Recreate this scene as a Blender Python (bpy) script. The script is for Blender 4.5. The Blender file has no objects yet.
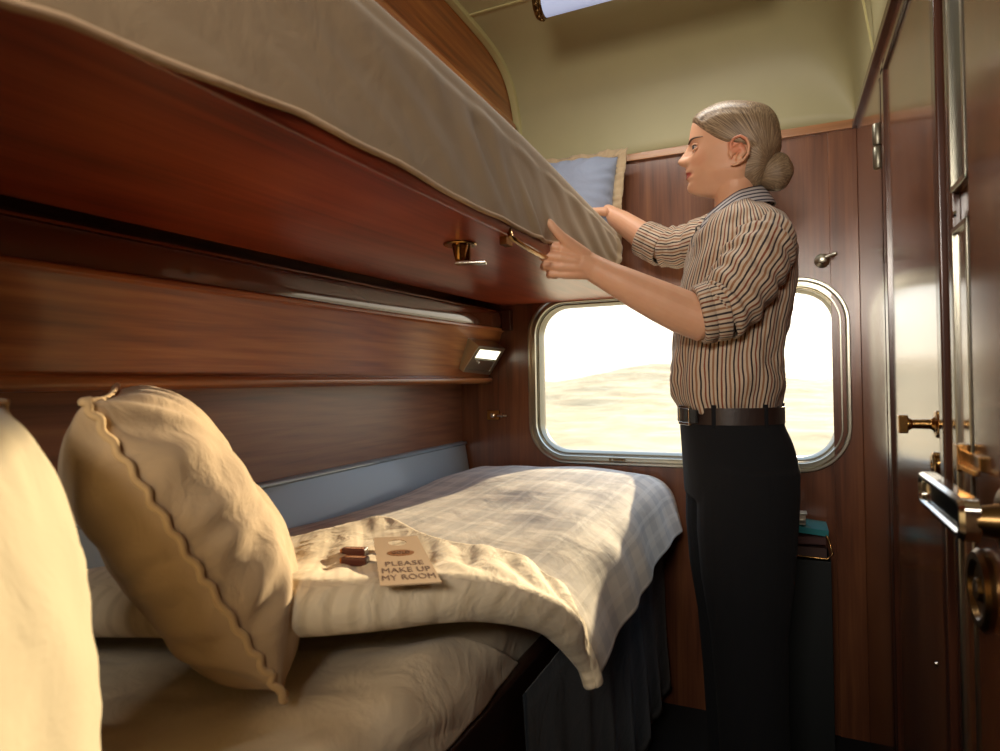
import bpy, bmesh, math, random
from mathutils import Vector, Matrix, noise
PI = math.pi
random.seed(4)
col = bpy.context.scene.collection
F = 632.0                      # focal length in pixels of the 1000 px wide frame
EYE = Vector((0, 0, 1.05))

# ------------------------------------------------------------------ camera axes
ax_y = Vector((285, -2.5, -F)).normalized()
ax_x = Vector((1400, 29.5, F)).normalized()
ax_x = (ax_x - ax_y * ax_x.dot(ax_y)).normalized()
ax_z = ax_x.cross(ax_y)
RW = Matrix((ax_x, ax_y, ax_z))           # camera axes -> world axes

def at(u, v, X=None, Y=None, Z=None):
    """point of the room seen at pixel u,v on the plane x=X, y=Y or z=Z"""
    d = RW @ Vector((u - 500, -(v - 375.5), -F))
    t = X / d.x if X is not None else Y / d.y if Y is not None else (Z - EYE.z) / d.z
    return EYE + d * t

# ------------------------------------------------------------------ node helpers
MATS = {}
def newmat(name):
    m = bpy.data.materials.new(name); m.use_nodes = True
    nt = m.node_tree; b = nt.nodes['Principled BSDF']
    MATS[name] = m
    return m, nt, b
def N(nt, t, **k):
    n = nt.nodes.new(t)
    for a, v in k.items(): setattr(n, a, v)
    return n
def L(nt, a, b): nt.links.new(a, b)
def rgb(h):
    h = h.lstrip('#'); c = [int(h[i:i+2], 16) / 255 for i in (0, 2, 4)]
    return tuple([x / 12.92 if x < .04045 else ((x + .055) / 1.055) ** 2.4 for x in c] + [1])
def ramp(nt, stops, interp='LINEAR'):
    r = N(nt, 'ShaderNodeValToRGB'); cr = r.color_ramp; cr.interpolation = interp
    while len(cr.elements) < len(stops): cr.elements.new(.5)
    for e, (p, c) in zip(cr.elements, stops): e.position = p; e.color = c
    return r
def coords(nt, scale=(1, 1, 1), rot=(0, 0, 0), out='Object'):
    tc = N(nt, 'ShaderNodeTexCoord'); mp = N(nt, 'ShaderNodeMapping')
    mp.inputs['Scale'].default_value = scale; mp.inputs['Rotation'].default_value = rot
    L(nt, tc.outputs[out], mp.inputs['Vector']); return mp.outputs['Vector']
def noisetex(nt, vec, scale, detail=4, rough=.55, dist=0):
    n = N(nt, 'ShaderNodeTexNoise'); n.inputs['Scale'].default_value = scale
    n.inputs['Detail'].default_value = detail; n.inputs['Roughness'].default_value = rough
    n.inputs['Distortion'].default_value = dist
    L(nt, vec, n.inputs['Vector']); return n
def bump(nt, b, h, strength=.3, dist=.002):
    n = N(nt, 'ShaderNodeBump'); n.inputs['Strength'].default_value = strength
    n.inputs['Distance'].default_value = dist
    L(nt, h, n.inputs['Height']); L(nt, n.outputs['Normal'], b.inputs['Normal'])
def math_(nt, op, a, b=None):
    n = N(nt, 'ShaderNodeMath', operation=op)
    for i, x in enumerate((a, b)):
        if x is None: continue
        if isinstance(x, (int, float)): n.inputs[i].default_value = x
        else: L(nt, x, n.inputs[i])
    return n.outputs[0]
def mixc(nt, f, a, b, mode='MIX'):
    n = N(nt, 'ShaderNodeMix', data_type='RGBA', blend_type=mode)
    if isinstance(f, (int, float)): n.inputs[0].default_value = f
    else: L(nt, f, n.inputs[0])
    for i, x in ((6, a), (7, b)):
        if isinstance(x, tuple): n.inputs[i].default_value = x
        else: L(nt, x, n.inputs[i])
    return n.outputs[2]

def wood(name, axis, dark, mid, light, rough=.3, fig=1.0, coat=.5):
    m, nt, b = newmat(name)
    s = [26, 26, 26]; s[axis] = 1.1
    v = coords(nt, tuple(s))
    n1 = noisetex(nt, v, 1.0, 5, .6, .6)
    s2 = [120, 120, 120]; s2[axis] = 5
    n2 = noisetex(nt, coords(nt, tuple(s2)), 1.0, 3, .6)
    s3 = [5, 5, 5]; s3[axis] = 1.2
    w = N(nt, 'ShaderNodeTexWave', wave_type='RINGS'); w.inputs['Scale'].default_value = 2.2 * fig
    w.inputs['Distortion'].default_value = 9; w.inputs['Detail'].default_value = 2; w.inputs['Detail Scale'].default_value = .7
    L(nt, coords(nt, tuple(s3)), w.inputs['Vector'])
    a = math_(nt, 'ADD', math_(nt, 'MULTIPLY', n1.outputs['Fac'], .71), math_(nt, 'MULTIPLY', n2.outputs['Fac'], .22))
    a = math_(nt, 'ADD', a, math_(nt, 'MULTIPLY', w.outputs['Fac'], .07))
    r = ramp(nt, [(.3, rgb(dark)), (.5, rgb(mid)), (.72, rgb(light))])
    L(nt, a, r.inputs[0]); L(nt, r.outputs[0], b.inputs['Base Color'])
    b.inputs['Roughness'].default_value = rough
    b.inputs['Coat Weight'].default_value = coat; b.inputs['Coat Roughness'].default_value = rough * .7
    bump(nt, b, n2.outputs['Fac'], .05, .001)
    return m
def plain(name, c, rough=.5, metal=0, bumps=None, sheen=0, coat=0, var=0):
    m, nt, b = newmat(name)
    b.inputs['Base Color'].default_value = rgb(c); b.inputs['Roughness'].default_value = rough
    b.inputs['Metallic'].default_value = metal; b.inputs['Coat Weight'].default_value = coat
    b.inputs['Sheen Weight'].default_value = sheen
    n = noisetex(nt, coords(nt), (bumps or (60, .05))[0], 4)
    bump(nt, b, n.outputs['Fac'], (bumps or (60, .05))[1], .002)
    if var:
        k = noisetex(nt, coords(nt), 9, 3)
        c0 = rgb(c); lo = tuple([x * (1 - var) for x in c0[:3]] + [1]); hi = tuple([min(1, x * (1 + var)) for x in c0[:3]] + [1])
        L(nt, mixc(nt, k.outputs['Fac'], lo, hi), b.inputs['Base Color'])
    return m
def cloth(name, c, fold=.4, weave=900, trans=0.0):
    m, nt, b = newmat(name)
    b.inputs['Base Color'].default_value = rgb(c); b.inputs['Roughness'].default_value = .85
    b.inputs['Sheen Weight'].default_value = .15
    a = noisetex(nt, coords(nt), 14, 4, .55, .8)
    w = noisetex(nt, coords(nt), weave, 2)
    h = math_(nt, 'ADD', a.outputs['Fac'], math_(nt, 'MULTIPLY', w.outputs['Fac'], .04))
    bump(nt, b, h, fold, .012)
    return m

W_END = wood('wood_end_wall', 2, '#48271a', '#6f422a', '#8d5a38', .3)
W_RIGHT = wood('wood_door', 2, '#4a2a1a', '#6f4227', '#8f5c38', .2, coat=.7)
W_LEFT = wood('wood_left', 1, '#6a361c', '#a5602f', '#c98648', .28, 1.0)
W_LOW = wood('wood_lower', 1, '#54301f', '#80523a', '#9c6c4a', .4)
W_UNDER = wood('wood_bunk', 1, '#672819', '#983f26', '#b25a36', .3, .5, .35)
W_DARK = wood('wood_dark', 1, '#1c100c', '#2c1a13', '#3c261b', .35)
W_DARKZ = wood('wood_dark_upright', 2, '#2c1710', '#43251a', '#5a3624', .25)
W_EDGE = wood('wood_edge', 1, '#8a5730', '#a86c3c', '#c08650', .3)
W_EDGEX = wood('wood_edge_across', 0, '#8a5c38', '#a8744a', '#bb8858', .3)
CREAM = plain('cream_ceiling', '#a8a17a', .5, bumps=(3, .02), var=.05)
CREAM_L = plain('cream_strip', '#b9b17f', .4)
STEEL = plain('brushed_aluminium', '#b9b6a6', .28, 1, (40, .02))
STEEL2 = plain('dull_aluminium', '#8f8b7c', .4, .9, (40, .02))
CHROME = plain('chrome', '#d8d2c8', .12, 1)
BRASS = plain('aged_brass', '#a9824e', .22, 1)
BRASS_D = plain('dark_brass', '#6e5636', .3, 1)
BLUEGREY = plain('blue_grey_enamel', '#9daab0', .4, coat=.2)
FLOORM = plain('dark_carpet', '#06080c', .95, bumps=(400, .5))
BLACK = plain('black_plastic', '#101114', .4)
NAVY = plain('navy_cloth', '#05070e', .95, bumps=(500, .3))
LEATHER = plain('brown_leather', '#2c1e1a', .45, bumps=(90, .2))
SHEET = cloth('white_sheet', '#dccbae', .55)
TAUPE = cloth('taupe_sheet', '#a58f70', .15)
TAUPE_E = cloth('taupe_hem', '#c9ab88', .3)
LINEN = cloth('linen_pillow', '#bfa684', .5)
LINEN2 = cloth('white_pillow', '#b9ae94', .25)
PIPE = cloth('piping_cord', '#d0b284', .2)
BLUEWHITE = cloth('pale_blue_pillow', '#7f879a', .4)
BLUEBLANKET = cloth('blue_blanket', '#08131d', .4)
CARD = plain('sign_card', '#b49a7c', .7, bumps=(300, .1))
INK = plain('sign_ink', '#5a3a26', .7)
INKBRONZE = plain('sign_bronze', '#8f5a26', .5, .1)
GOLD = plain('gold_print', '#b06c2c', .35, .4)
CHOC = plain('chocolate_wrapper', '#4a1c10', .35, coat=.4)
GREENGREY = plain('green_grey_metal', '#14191a', .7)
TEAL = plain('teal_cover', '#1f7f87', .45)
BROWNC = plain('brown_cover', '#402822', .55)
PAPER = plain('paper', '#d7cdb9', .8)
PLASTER = plain('corridor_paint', '#5a4a38', .7)
LIP = None

def duvet_mat():
    m, nt, b = newmat('duvet_cotton')
    tc = N(nt, 'ShaderNodeTexCoord'); sp = N(nt, 'ShaderNodeSeparateXYZ'); L(nt, tc.outputs['UV'], sp.inputs[0])
    def bands(sock, k, lo, hi, ph=0):
        s = math_(nt, 'SINE', math_(nt, 'MULTIPLY', math_(nt, 'ADD', sock, ph), 2 * PI / k))
        r = ramp(nt, [(lo, (0, 0, 0, 1)), (hi, (1, 1, 1, 1))])
        L(nt, math_(nt, 'MULTIPLY_ADD', s, .5), r.inputs[0])
        s.node.outputs[0]
        return r.outputs[0], s
    def band(sock, k, ph, lo, hi):
        s = math_(nt, 'SINE', math_(nt, 'MULTIPLY', math_(nt, 'ADD', sock, ph), 2 * PI / k))
        s = math_(nt, 'ADD', math_(nt, 'MULTIPLY', s, .5), .5)
        r = ramp(nt, [(lo, (0, 0, 0, 1)), (hi, (1, 1, 1, 1))]); L(nt, s, r.inputs[0]); return r.outputs[0]
    A = band(sp.outputs[1], .105, 0, .45, .6)
    B = band(sp.outputs[0], .105, .02, .45, .6)
    T = band(sp.outputs[0], .0525, .0, .86, .93)
    c = mixc(nt, math_(nt, 'MULTIPLY', A, .26), rgb('#e0d9cc'), rgb('#87898e'))
    c = mixc(nt, math_(nt, 'MULTIPLY', B, .26), c, rgb('#85888d'))
    c = mixc(nt, math_(nt, 'MULTIPLY', T, .5), c, rgb('#ebe6dc'))
    L(nt, c, b.inputs['Base Color']); b.inputs['Roughness'].default_value = .8
    b.inputs['Sheen Weight'].default_value = .15
    a = noisetex(nt, coords(nt), 11, 4, .5, .6)
    a2 = noisetex(nt, coords(nt, (45, 9, 20), (0, 0, .5)), 1, 3, .5, .4)
    h = math_(nt, 'ADD', a.outputs['Fac'], math_(nt, 'MULTIPLY', a2.outputs['Fac'], .35))
    bump(nt, b, h, .3, .012)
    return m
def duvet_back_mat():
    m, nt, b = newmat('duvet_reverse')
    tc = N(nt, 'ShaderNodeTexCoord'); sp = N(nt, 'ShaderNodeSeparateXYZ'); L(nt, tc.outputs['UV'], sp.inputs[0])
    s = math_(nt, 'SINE', math_(nt, 'MULTIPLY', sp.outputs[0], 2 * PI / .021))
    r = ramp(nt, [(.55, rgb('#dccdb0')), (.95, rgb('#cdbd9f'))])
    L(nt, math_(nt, 'ADD', math_(nt, 'MULTIPLY', s, .5), .5), r.inputs[0]); L(nt, r.outputs[0], b.inputs['Base Color'])
    b.inputs['Roughness'].default_value = .8; b.inputs['Sheen Weight'].default_value = .15
    a2 = noisetex(nt, coords(nt, (34, 12, 20), (0, 0, .7)), 1, 3, .5, .6)
    bump(nt, b, a2.outputs['Fac'], .55, .014)
    return m
DUVET = duvet_mat(); DUVETB = duvet_back_mat()

def shirt_mat():
    m, nt, b = newmat('striped_shirt_cotton')
    tc = N(nt, 'ShaderNodeTexCoord'); sp = N(nt, 'ShaderNodeSeparateXYZ'); L(nt, tc.outputs['UV'], sp.inputs[0])
    f = math_(nt, 'FRACT', math_(nt, 'DIVIDE', sp.outputs[0], .043))
    K = rgb
    base = '#c3b09a'
    r = ramp(nt, [(0, K(base)), (.14, K('#2a1c1e')), (.24, K(base)), (.40, K('#7e4228')), (.50, K(base)), (.64, K('#3a2a2c')), (.74, K(base)), (.88, K('#94694a'))], 'CONSTANT')
    L(nt, f, r.inputs[0]); L(nt, r.outputs[0], b.inputs['Base Color'])
    b.inputs['Roughness'].default_value = .75; b.inputs['Sheen Weight'].default_value = .1
    a = noisetex(nt, coords(nt, (22, 22, 12)), 1, 4, .5, .6)
    bump(nt, b, a.outputs['Fac'], .55, .015)
    return m
SHIRT = shirt_mat()
def collar_mat():
    m, nt, b = newmat('collar_cotton')
    tc = N(nt, 'ShaderNodeTexCoord'); sp = N(nt, 'ShaderNodeSeparateXYZ'); L(nt, tc.outputs['UV'], sp.inputs[0])
    f = math_(nt, 'FRACT', math_(nt, 'DIVIDE', sp.outputs[1], .0075))
    r = ramp(nt, [(0, rgb('#c3bfc0')), (.6, rgb('#3d3a48'))], 'CONSTANT')
    L(nt, f, r.inputs[0]); L(nt, r.outputs[0], b.inputs['Base Color']); b.inputs['Roughness'].default_value = .75
    return m
COLLAR = collar_mat()

def hair_mat(name, centre):
    m, nt, b = newmat(name)
    tc = N(nt, 'ShaderNodeTexCoord'); mp = N(nt, 'ShaderNodeMapping'); mp.vector_type = 'POINT'
    mp.inputs['Location'].default_value = (-centre[0], -centre[1], -centre[2])
    L(nt, tc.outputs['Object'], mp.inputs['Vector'])
    sp = N(nt, 'ShaderNodeSeparateXYZ'); L(nt, mp.outputs[0], sp.inputs[0])
    ang = math_(nt, 'ARCTAN2', sp.outputs[2], sp.outputs[0])
    cb = N(nt, 'ShaderNodeCombineXYZ')
    L(nt, math_(nt, 'MULTIPLY', ang, 75), cb.inputs[0]); L(nt, math_(nt, 'MULTIPLY', sp.outputs[1], 150), cb.inputs[1])
    ln = N(nt, 'ShaderNodeVectorMath', operation='LENGTH'); L(nt, mp.outputs[0], ln.inputs[0])
    L(nt, math_(nt, 'MULTIPLY', ln.outputs['Value'], 6), cb.inputs[2])
    n = noisetex(nt, cb.outputs[0], 1, 5, .65, .3)
    r = ramp(nt, [(.3, rgb('#3a2c20')), (.46, rgb('#75604a')), (.60, rgb('#a48d70')), (.76, rgb('#d2c2a4'))])
    L(nt, n.outputs['Fac'], r.inputs[0]); L(nt, r.outputs[0], b.inputs['Base Color'])
    b.inputs['Roughness'].default_value = .42
    bump(nt, b, n.outputs['Fac'], .35, .003)
    return m

# ------------------------------------------------------------------ object helpers
def tag(o, label=None, cat=None, group=None, kind=None):
    if label: o['label'] = label
    if cat: o['category'] = cat
    if group: o['group'] = group
    if kind: o['kind'] = kind
    return o
def thing(name, label, cat, loc, group=None):
    o = bpy.data.objects.new(name, None); col.objects.link(o); o.location = loc
    o.empty_display_size = .05
    return tag(o, label, cat, group)
def link(name, me, mats, parent=None, smooth=True):
    if not isinstance(mats, (list, tuple)): mats = [mats]
    for m in mats: me.materials.append(m)
    o = bpy.data.objects.new(name, me); col.objects.link(o)
    if smooth:
        for p in me.polygons: p.use_smooth = True
    if parent is not None:
        # vertices are written in room coordinates; shift them into the parent's space
        off = Vector((0, 0, 0)); q = parent
        while q is not None: off += q.location; q = q.parent
        me.transform(Matrix.Translation(-off))
        o.parent = parent
    return o
def base_origin(o):
    """put the origin of a single-mesh thing at its base"""
    vs = [v.co for v in o.data.vertices]
    c = Vector(((min(v.x for v in vs) + max(v.x for v in vs)) / 2, (min(v.y for v in vs) + max(v.y for v in vs)) / 2, min(v.z for v in vs)))
    o.data.transform(Matrix.Translation(-c)); o.location = c
    return o
def fin(bm, name, mats, parent=None, smooth=False, bevel=0, seg=2, kind=None, recalc=True, sub=0, angle=40):
    if recalc: bmesh.ops.recalc_face_normals(bm, faces=bm.faces)
    me = bpy.data.meshes.new(name); bm.to_mesh(me); bm.free()
    o = link(name, me, mats, parent, smooth or bevel > 0)
    if bevel > 0:
        md = o.modifiers.new('bevel', 'BEVEL'); md.width = bevel; md.segments = seg; md.limit_method = 'ANGLE'; md.angle_limit = math.radians(35)
        md.harden_normals = True
    if smooth == 'auto' :
        me.set_sharp_from_angle(angle=math.radians(angle))
    if sub:
        md = o.modifiers.new('sub', 'SUBSURF'); md.levels = md.render_levels = sub
    if kind: o['kind'] = kind
    return o
def box(bm, lo, hi, M=None):
    r = bmesh.ops.create_cube(bm, size=1)['verts']
    lo = Vector(lo); hi = Vector(hi); c = (lo + hi) / 2; s = hi - lo
    for v in r:
        v.co = Vector((v.co.x * s.x, v.co.y * s.y, v.co.z * s.z)) + c
        if M: v.co = M @ v.co
    return r
def prism(bm, prof, a, b):
    """loft a closed outline prof(list of (p,q)) given by two lists of 3D points"""
    va = [bm.verts.new(p) for p in a]; vb = [bm.verts.new(p) for p in b]
    n = len(va)
    for i in range(n): bm.faces.new((va[i], va[(i+1) % n], vb[(i+1) % n], vb[i]))
    bm.faces.new(va); bm.faces.new(list(reversed(vb)))
def extr_y(prof, y0, y1, prof1=None):
    bm = bmesh.new(); prof1 = prof1 or prof
    prism(bm, None, [(x, y0, z) for x, z in prof], [(x, y1, z) for x, z in prof1]); return bm
def frame_of(d):
    d = d.normalized(); up = Vector((0, 0, 1)) if abs(d.z) < .95 else Vector((1, 0, 0))
    s = d.cross(up).normalized(); return s, s.cross(d).normalized()
def tube(bm, pts, rad, n=14, caps=True, ell=(1, 1), closed=False):
    pts = [Vector(p) for p in pts]
    if not isinstance(rad, (list, tuple)): rad = [rad] * len(pts)
    P_, R_ = list(pts), list(rad)
    if caps and not closed:
        d0 = (pts[0] - pts[1]).normalized(); d1 = (pts[-1] - pts[-2]).normalized()
        A = [(pts[0] + d0 * rad[0] * math.sin(a), rad[0] * max(.02, math.cos(a))) for a in (PI * .497, PI / 3, PI / 6)]
        B = [(pts[-1] + d1 * rad[-1] * math.sin(a), rad[-1] * max(.02, math.cos(a))) for a in (PI / 6, PI / 3, PI * .497)]
        P_ = [a[0] for a in A] + P_ + [b[0] for b in B]; R_ = [a[1] for a in A] + R_ + [b[1] for b in B]
    rings = []; s = None; m = len(P_)
    for i in range(m):
        if closed: d = (P_[(i+1) % m] - P_[i-1]).normalized()
        else: d = (P_[min(i+1, m-1)] - P_[max(i-1, 0)]).normalized()
        if s is None: s, t = frame_of(d)
        else:
            s = (s - d * s.dot(d)).normalized(); t = s.cross(d)
        rings.append([bm.verts.new(P_[i] + (s * math.cos(2*PI*k/n) * ell[0] + t * math.sin(2*PI*k/n) * ell[1]) * R_[i]) for k in range(n)])
    for i in range(m if closed else m - 1):
        a, b = rings[i], rings[(i+1) % m]
        for k in range(n): bm.faces.new((a[k], a[(k+1) % n], b[(k+1) % n], b[k]))
    if not closed:
        bm.faces.new(rings[0]); bm.faces.new(list(reversed(rings[-1])))
def cyl(bm, p, d, prof, n=24):
    """solid of revolution about p + d*h; prof = [(h, r)...]"""
    p = Vector(p); d = Vector(d).normalized(); s, t = frame_of(d); rings = []
    for h, r in prof:
        rings.append([bm.verts.new(p + d * h + (s * math.cos(2*PI*k/n) + t * math.sin(2*PI*k/n)) * max(r, 1e-4)) for k in range(n)])
    for a, b in zip(rings, rings[1:]):
        for k in range(n): bm.faces.new((a[k], a[(k+1) % n], b[(k+1) % n], b[k]))
    bm.faces.new(rings[0]); bm.faces.new(list(reversed(rings[-1])))
def lerp_tab(tab, x):
    if x <= tab[0][0]: return tab[0][1:]
    for a, b in zip(tab, tab[1:]):
        if x <= b[0]:
            t = (x - a[0]) / (b[0] - a[0])
            return [p + (q - p) * t for p, q in zip(a[1:], b[1:])]
    return tab[-1][1:]
def crom(tab, x):
    """smooth (Catmull-Rom) reading of a table"""
    n = len(tab)
    if x <= tab[0][0]: return list(tab[0][1:])
    if x >= tab[-1][0]: return list(tab[-1][1:])
    i = max(j for j in range(n) if tab[j][0] <= x); i = min(i, n - 2)
    a, b = tab[i], tab[i+1]; p = tab[max(i-1, 0)]; q = tab[min(i+2, n-1)]
    h = b[0] - a[0]; t = (x - a[0]) / h; out = []
    for k in range(1, len(a)):
        m0 = (b[k] - p[k]) / max(b[0] - p[0], 1e-6) * h; m1 = (q[k] - a[k]) / max(q[0] - a[0], 1e-6) * h
        out.append((2*t**3 - 3*t**2 + 1) * a[k] + (t**3 - 2*t**2 + t) * m0 + (-2*t**3 + 3*t**2) * b[k] + (t**3 - t**2) * m1)
    return out
def sm(a, b, x):
    t = max(0, min(1, (x - a) / (b - a))); return t * t * (3 - 2 * t)
def nz(x, y, z, s=1): return noise.noise(Vector((x * s, y * s, z * s)))
def grid(bm, rows, uvs=None, close=False):
    vs = [[bm.verts.new(p) for p in r] for r in rows]
    uvl = bm.loops.layers.uv.verify() if uvs else None
    for i in range(len(rows) - 1):
        m = len(rows[i])
        for j in range(m if close else m - 1):
            k = (j + 1) % m
            f = bm.faces.new((vs[i][j], vs[i][k], vs[i+1][k], vs[i+1][j]))
            if uvs:
                kk = j + 1
                for l, (a, b) in zip(f.loops, ((i, j), (i, kk), (i+1, kk), (i+1, j))): l[uvl].uv = uvs[a][b]
    return vs
def rrect(cx, cz, w, h, r, n=8):
    """rounded rectangle, counter-clockwise list of (x,z)"""
    out = []
    for qx, qz, a0 in ((1, 1, 0), (-1, 1, 90), (-1, -1, 180), (1, -1, 270)):
        for k in range(n + 1):
            a = math.radians(a0 + 90 * k / n)
            out.append((cx + qx * (w / 2 - r) + r * math.cos(a), cz + qz * (h / 2 - r) + r * math.sin(a)))
    return out

# ================================================================== THE ROOM
D = 2.1; XR = .2027; YB = -.9
bm = bmesh.new(); box(bm, (-1.3, YB - .1, -.05), (.9, D + .1, 0)); fin(bm, 'floor', FLOORM, kind='structure')

# end wall with the rounded window opening
wx0, wx1, wz0, wz1 = -.833, .176, .766, 1.352
cx, cz, ww, wh = (wx0+wx1)/2, (wz0+wz1)/2, wx1-wx0, wz1-wz0
bm = bmesh.new()
arc = rrect(cx, cz, ww - .03, wh - .03, .125, 8)
hx0, hx1, hz0, hz1 = wx0 + .015, wx1 - .015, wz0 + .015, wz1 - .015
XL, XX, ZT = -1.25, .5, 2.3
def fq(*p): bm.faces.new([bm.verts.new((a, D, b)) for a, b in p])
fq((XL, 0), (hx0, 0), (hx0, ZT), (XL, ZT)); fq((hx1, 0), (XX, 0), (XX, ZT), (hx1, ZT))
fq((hx0, 0), (hx1, 0), (hx1, hz0), (hx0, hz0)); fq((hx0, hz1), (hx1, hz1), (hx1, ZT), (hx0, ZT))
for q, c in enumerate(((hx1, hz1), (hx0, hz1), (hx0, hz0), (hx1, hz0))):
    seg = arc[q*9:q*9+9]
    for a, b in zip(seg, seg[1:]):
        bm.faces.new([bm.verts.new((c[0], D, c[1])), bm.verts.new((b[0], D, b[1])), bm.verts.new((a[0], D, a[1]))])
bmesh.ops.remove_doubles(bm, verts=bm.verts, dist=1e-5)
for f in bm.faces:
    f.normal_update()
    if f.normal.y > 0: f.normal_flip()
o = fin(bm, 'wall_end', W_END, kind='structure', recalc=False)
md = o.modifiers.new('thick', 'SOLIDIFY'); md.thickness = .05; md.offset = -1

# window: outer frame > pane, inner sash, sill mouldings
def ring_loft(levels, name, mat, parent, rad0):
    bm = bmesh.new(); rings = []
    for ins, y in levels:
        rr = max(.02, rad0 - ins)
        rings.append([bm.verts.new((x, y, z)) for x, z in rrect(cx, cz, ww - 2*ins, wh - 2*ins, rr, 12)])
    for a, b in zip(rings, rings[1:]):
        for k in range(len(a)): bm.faces.new((a[k], a[(k+1) % len(a)], b[(k+1) % len(a)], b[k]))
    return fin(bm, name, mat, parent, smooth='auto', angle=35)
win = ring_loft([(0, D+.001), (0, D-.008), (.003, D-.011), (.009, D-.011), (.012, D-.008), (.014, D-.005), (.022, D-.005), (.024, D-.008), (.027, D-.008), (.029, D-.002), (.031, D+.03), (.031, D+.05)], 'window_1', STEEL, None, .14)
win['kind'] = 'structure'; tag(win, 'rounded aluminium carriage window in the end wall')
ring_loft([(.0305, D+.012), (.033, D+.008), (.037, D+.008), (.040, D+.016), (.043, D+.03), (.043, D+.05)], 'window_gasket', STEEL2, win, .14)
m, nt, b = newmat('window_glass')
nt.nodes.remove(b)
tr = N(nt, 'ShaderNodeBsdfTransparent'); gl = N(nt, 'ShaderNodeBsdfGlossy'); gl.inputs['Roughness'].default_value = .03
mx = N(nt, 'ShaderNodeMixShader'); mx.inputs[0].default_value = .06
tr.inputs[0].default_value = (.96, .96, .94, 1)
L(nt, tr.outputs[0], mx.inputs[1]); L(nt, gl.outputs[0], mx.inputs[2]); L(nt, mx.outputs[0], nt.nodes['Material Output'].inputs[0])
bm = bmesh.new(); pts = rrect(cx, cz, ww - .09, wh - .09, .09, 12)
prism(bm, None, [(x, D+.032, z) for x, z in pts], [(x, D+.036, z) for x, z in pts])
fin(bm, 'pane', m, win)
bm = bmesh.new()
box(bm, (-.53, D-.013, .783), (-.49, D-.004, .788)); box(bm, (-.545, D-.012, .7815), (-.538, D-.004, .789))
cyl(bm, (-.262, D-.004, .789), (0, -1, 0), [(0, .004), (.006, .004), (.007, .002)], 12)
fin(bm, 'frame_catch', BRASS_D, win)

# ceiling: a barrel that turns down into the end wall and the right wall
def ceil_z(x, y):
    a = max(0, (y - 1.4) / .7); b_ = max(0, (x + .25) / (XR + .25))
    return 1.785 + .37 * (max(0, 1 - min(1, a)**7) * max(0, 1 - min(1, b_)**5)) ** .36
bm = bmesh.new(); rows = []
ys = [YB - .05, -.4, .1, .6, 1.0, 1.3, 1.45] + [1.5 + .6 * math.sin(PI/2 * k / 34) for k in range(35)]
xs = [-1.2, -1.0, -.87, -.7, -.5, -.3] + [-.2 + (XR + .2) * math.sin(PI/2 * k / 22) for k in range(1, 23)]
for y in ys: rows.append([(x, y, ceil_z(x, min(y, D))) for x in xs])
grid(bm, rows)
o = fin(bm, 'ceiling', CREAM, smooth=True, kind='structure', recalc=False)
md = o.modifiers.new('thick', 'SOLIDIFY'); md.thickness = .03; md.offset = 1
# rim strip where the ceiling meets the left wall, and the seam
bm = bmesh.new()
yy = [0.0, .5, 1.0, 1.3, 1.45] + [1.5 + .6 * math.sin(PI/2 * k / 30) for k in range(31)]
pth = [Vector((-.868, y, ceil_z(-.868, y))) for y in yy]
prev = None
for i, p in enumerate(pth):
    t_ = (pth[min(i+1, len(pth)-1)] - pth[max(i-1, 0)]).normalized(); nrm = Vector((0, t_.z, -t_.y)).normalized()
    if nrm.z > 0: nrm = -nrm
    if i > len(pth) - 6: nrm = Vector((0, -1, 0)).lerp(nrm, .5).normalized()
    ring = [bm.verts.new(p + nrm * a + Vector((b_, 0, 0))) for a, b_ in ((-.004, 0), (.008, 0), (.010, .004), (.009, .022), (.004, .027), (-.004, .028))]
    if prev:
        for k in range(5): bm.faces.new((prev[k], prev[k+1], ring[k+1], ring[k]))
    prev = ring
fin(bm, 'trim_1', CREAM_L, smooth='auto', kind='structure')
bm = bmesh.new(); ysm = 1.685; r0 = []; r1 = []
for k in range(30):
    x = -.845 + (XR + .845) * k / 29
    z = ceil_z(x, ysm)
    r0.append((x, ysm - .0035, z - .0025)); r1.append((x, ysm + .0035, z - .0025))
grid(bm, [r0, r1]); o = fin(bm, 'trim_2', CREAM_L, kind='structure'); md = o.modifiers.new('t', 'SOLIDIFY'); md.thickness = .004; md.offset = 0

# left wall, upper part behind the upper bunk, with its wooden ledge
bm = bmesh.new(); box(bm, (-1.25, YB, 1.385), (-.87, D, 2.3)); fin(bm, 'wall_left', W_LEFT, kind='structure')
bm = extr_y([(-.872, 1.885), (-.845, 1.89), (-.84, 1.895), (-.84, 1.948), (-.846, 1.956), (-.872, 1.958)], YB, 2.03)
fin(bm, 'trim_3', W_EDGE, bevel=.003, kind='structure')
# left wall, lower part
bm = bmesh.new(); box(bm, (-1.25, YB, 0), (-1.105, D, 1.384)); fin(bm, 'wall_left_lower', W_LOW, kind='structure')
# slanted fascia between the bunks (far section / near section differ a little, as in the room)
farp = [(-1.106, 1.31), (-.945, 1.31), (-.944, 1.262), (-.925, 1.243), (-.925, 1.236), (-.935, 1.229), (-.992, 1.072), (-.982, 1.066), (-.982, 1.056), (-.992, 1.048), (-1.106, 1.046)]
nearp = [(x, z - (.028 if z > 1.2 else 0)) for x, z in farp]
bm = extr_y(nearp, 0 - .3, D - .002, farp)
o = fin(bm, 'wall_left_fascia', W_LEFT, kind='structure', bevel=.0015)
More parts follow.
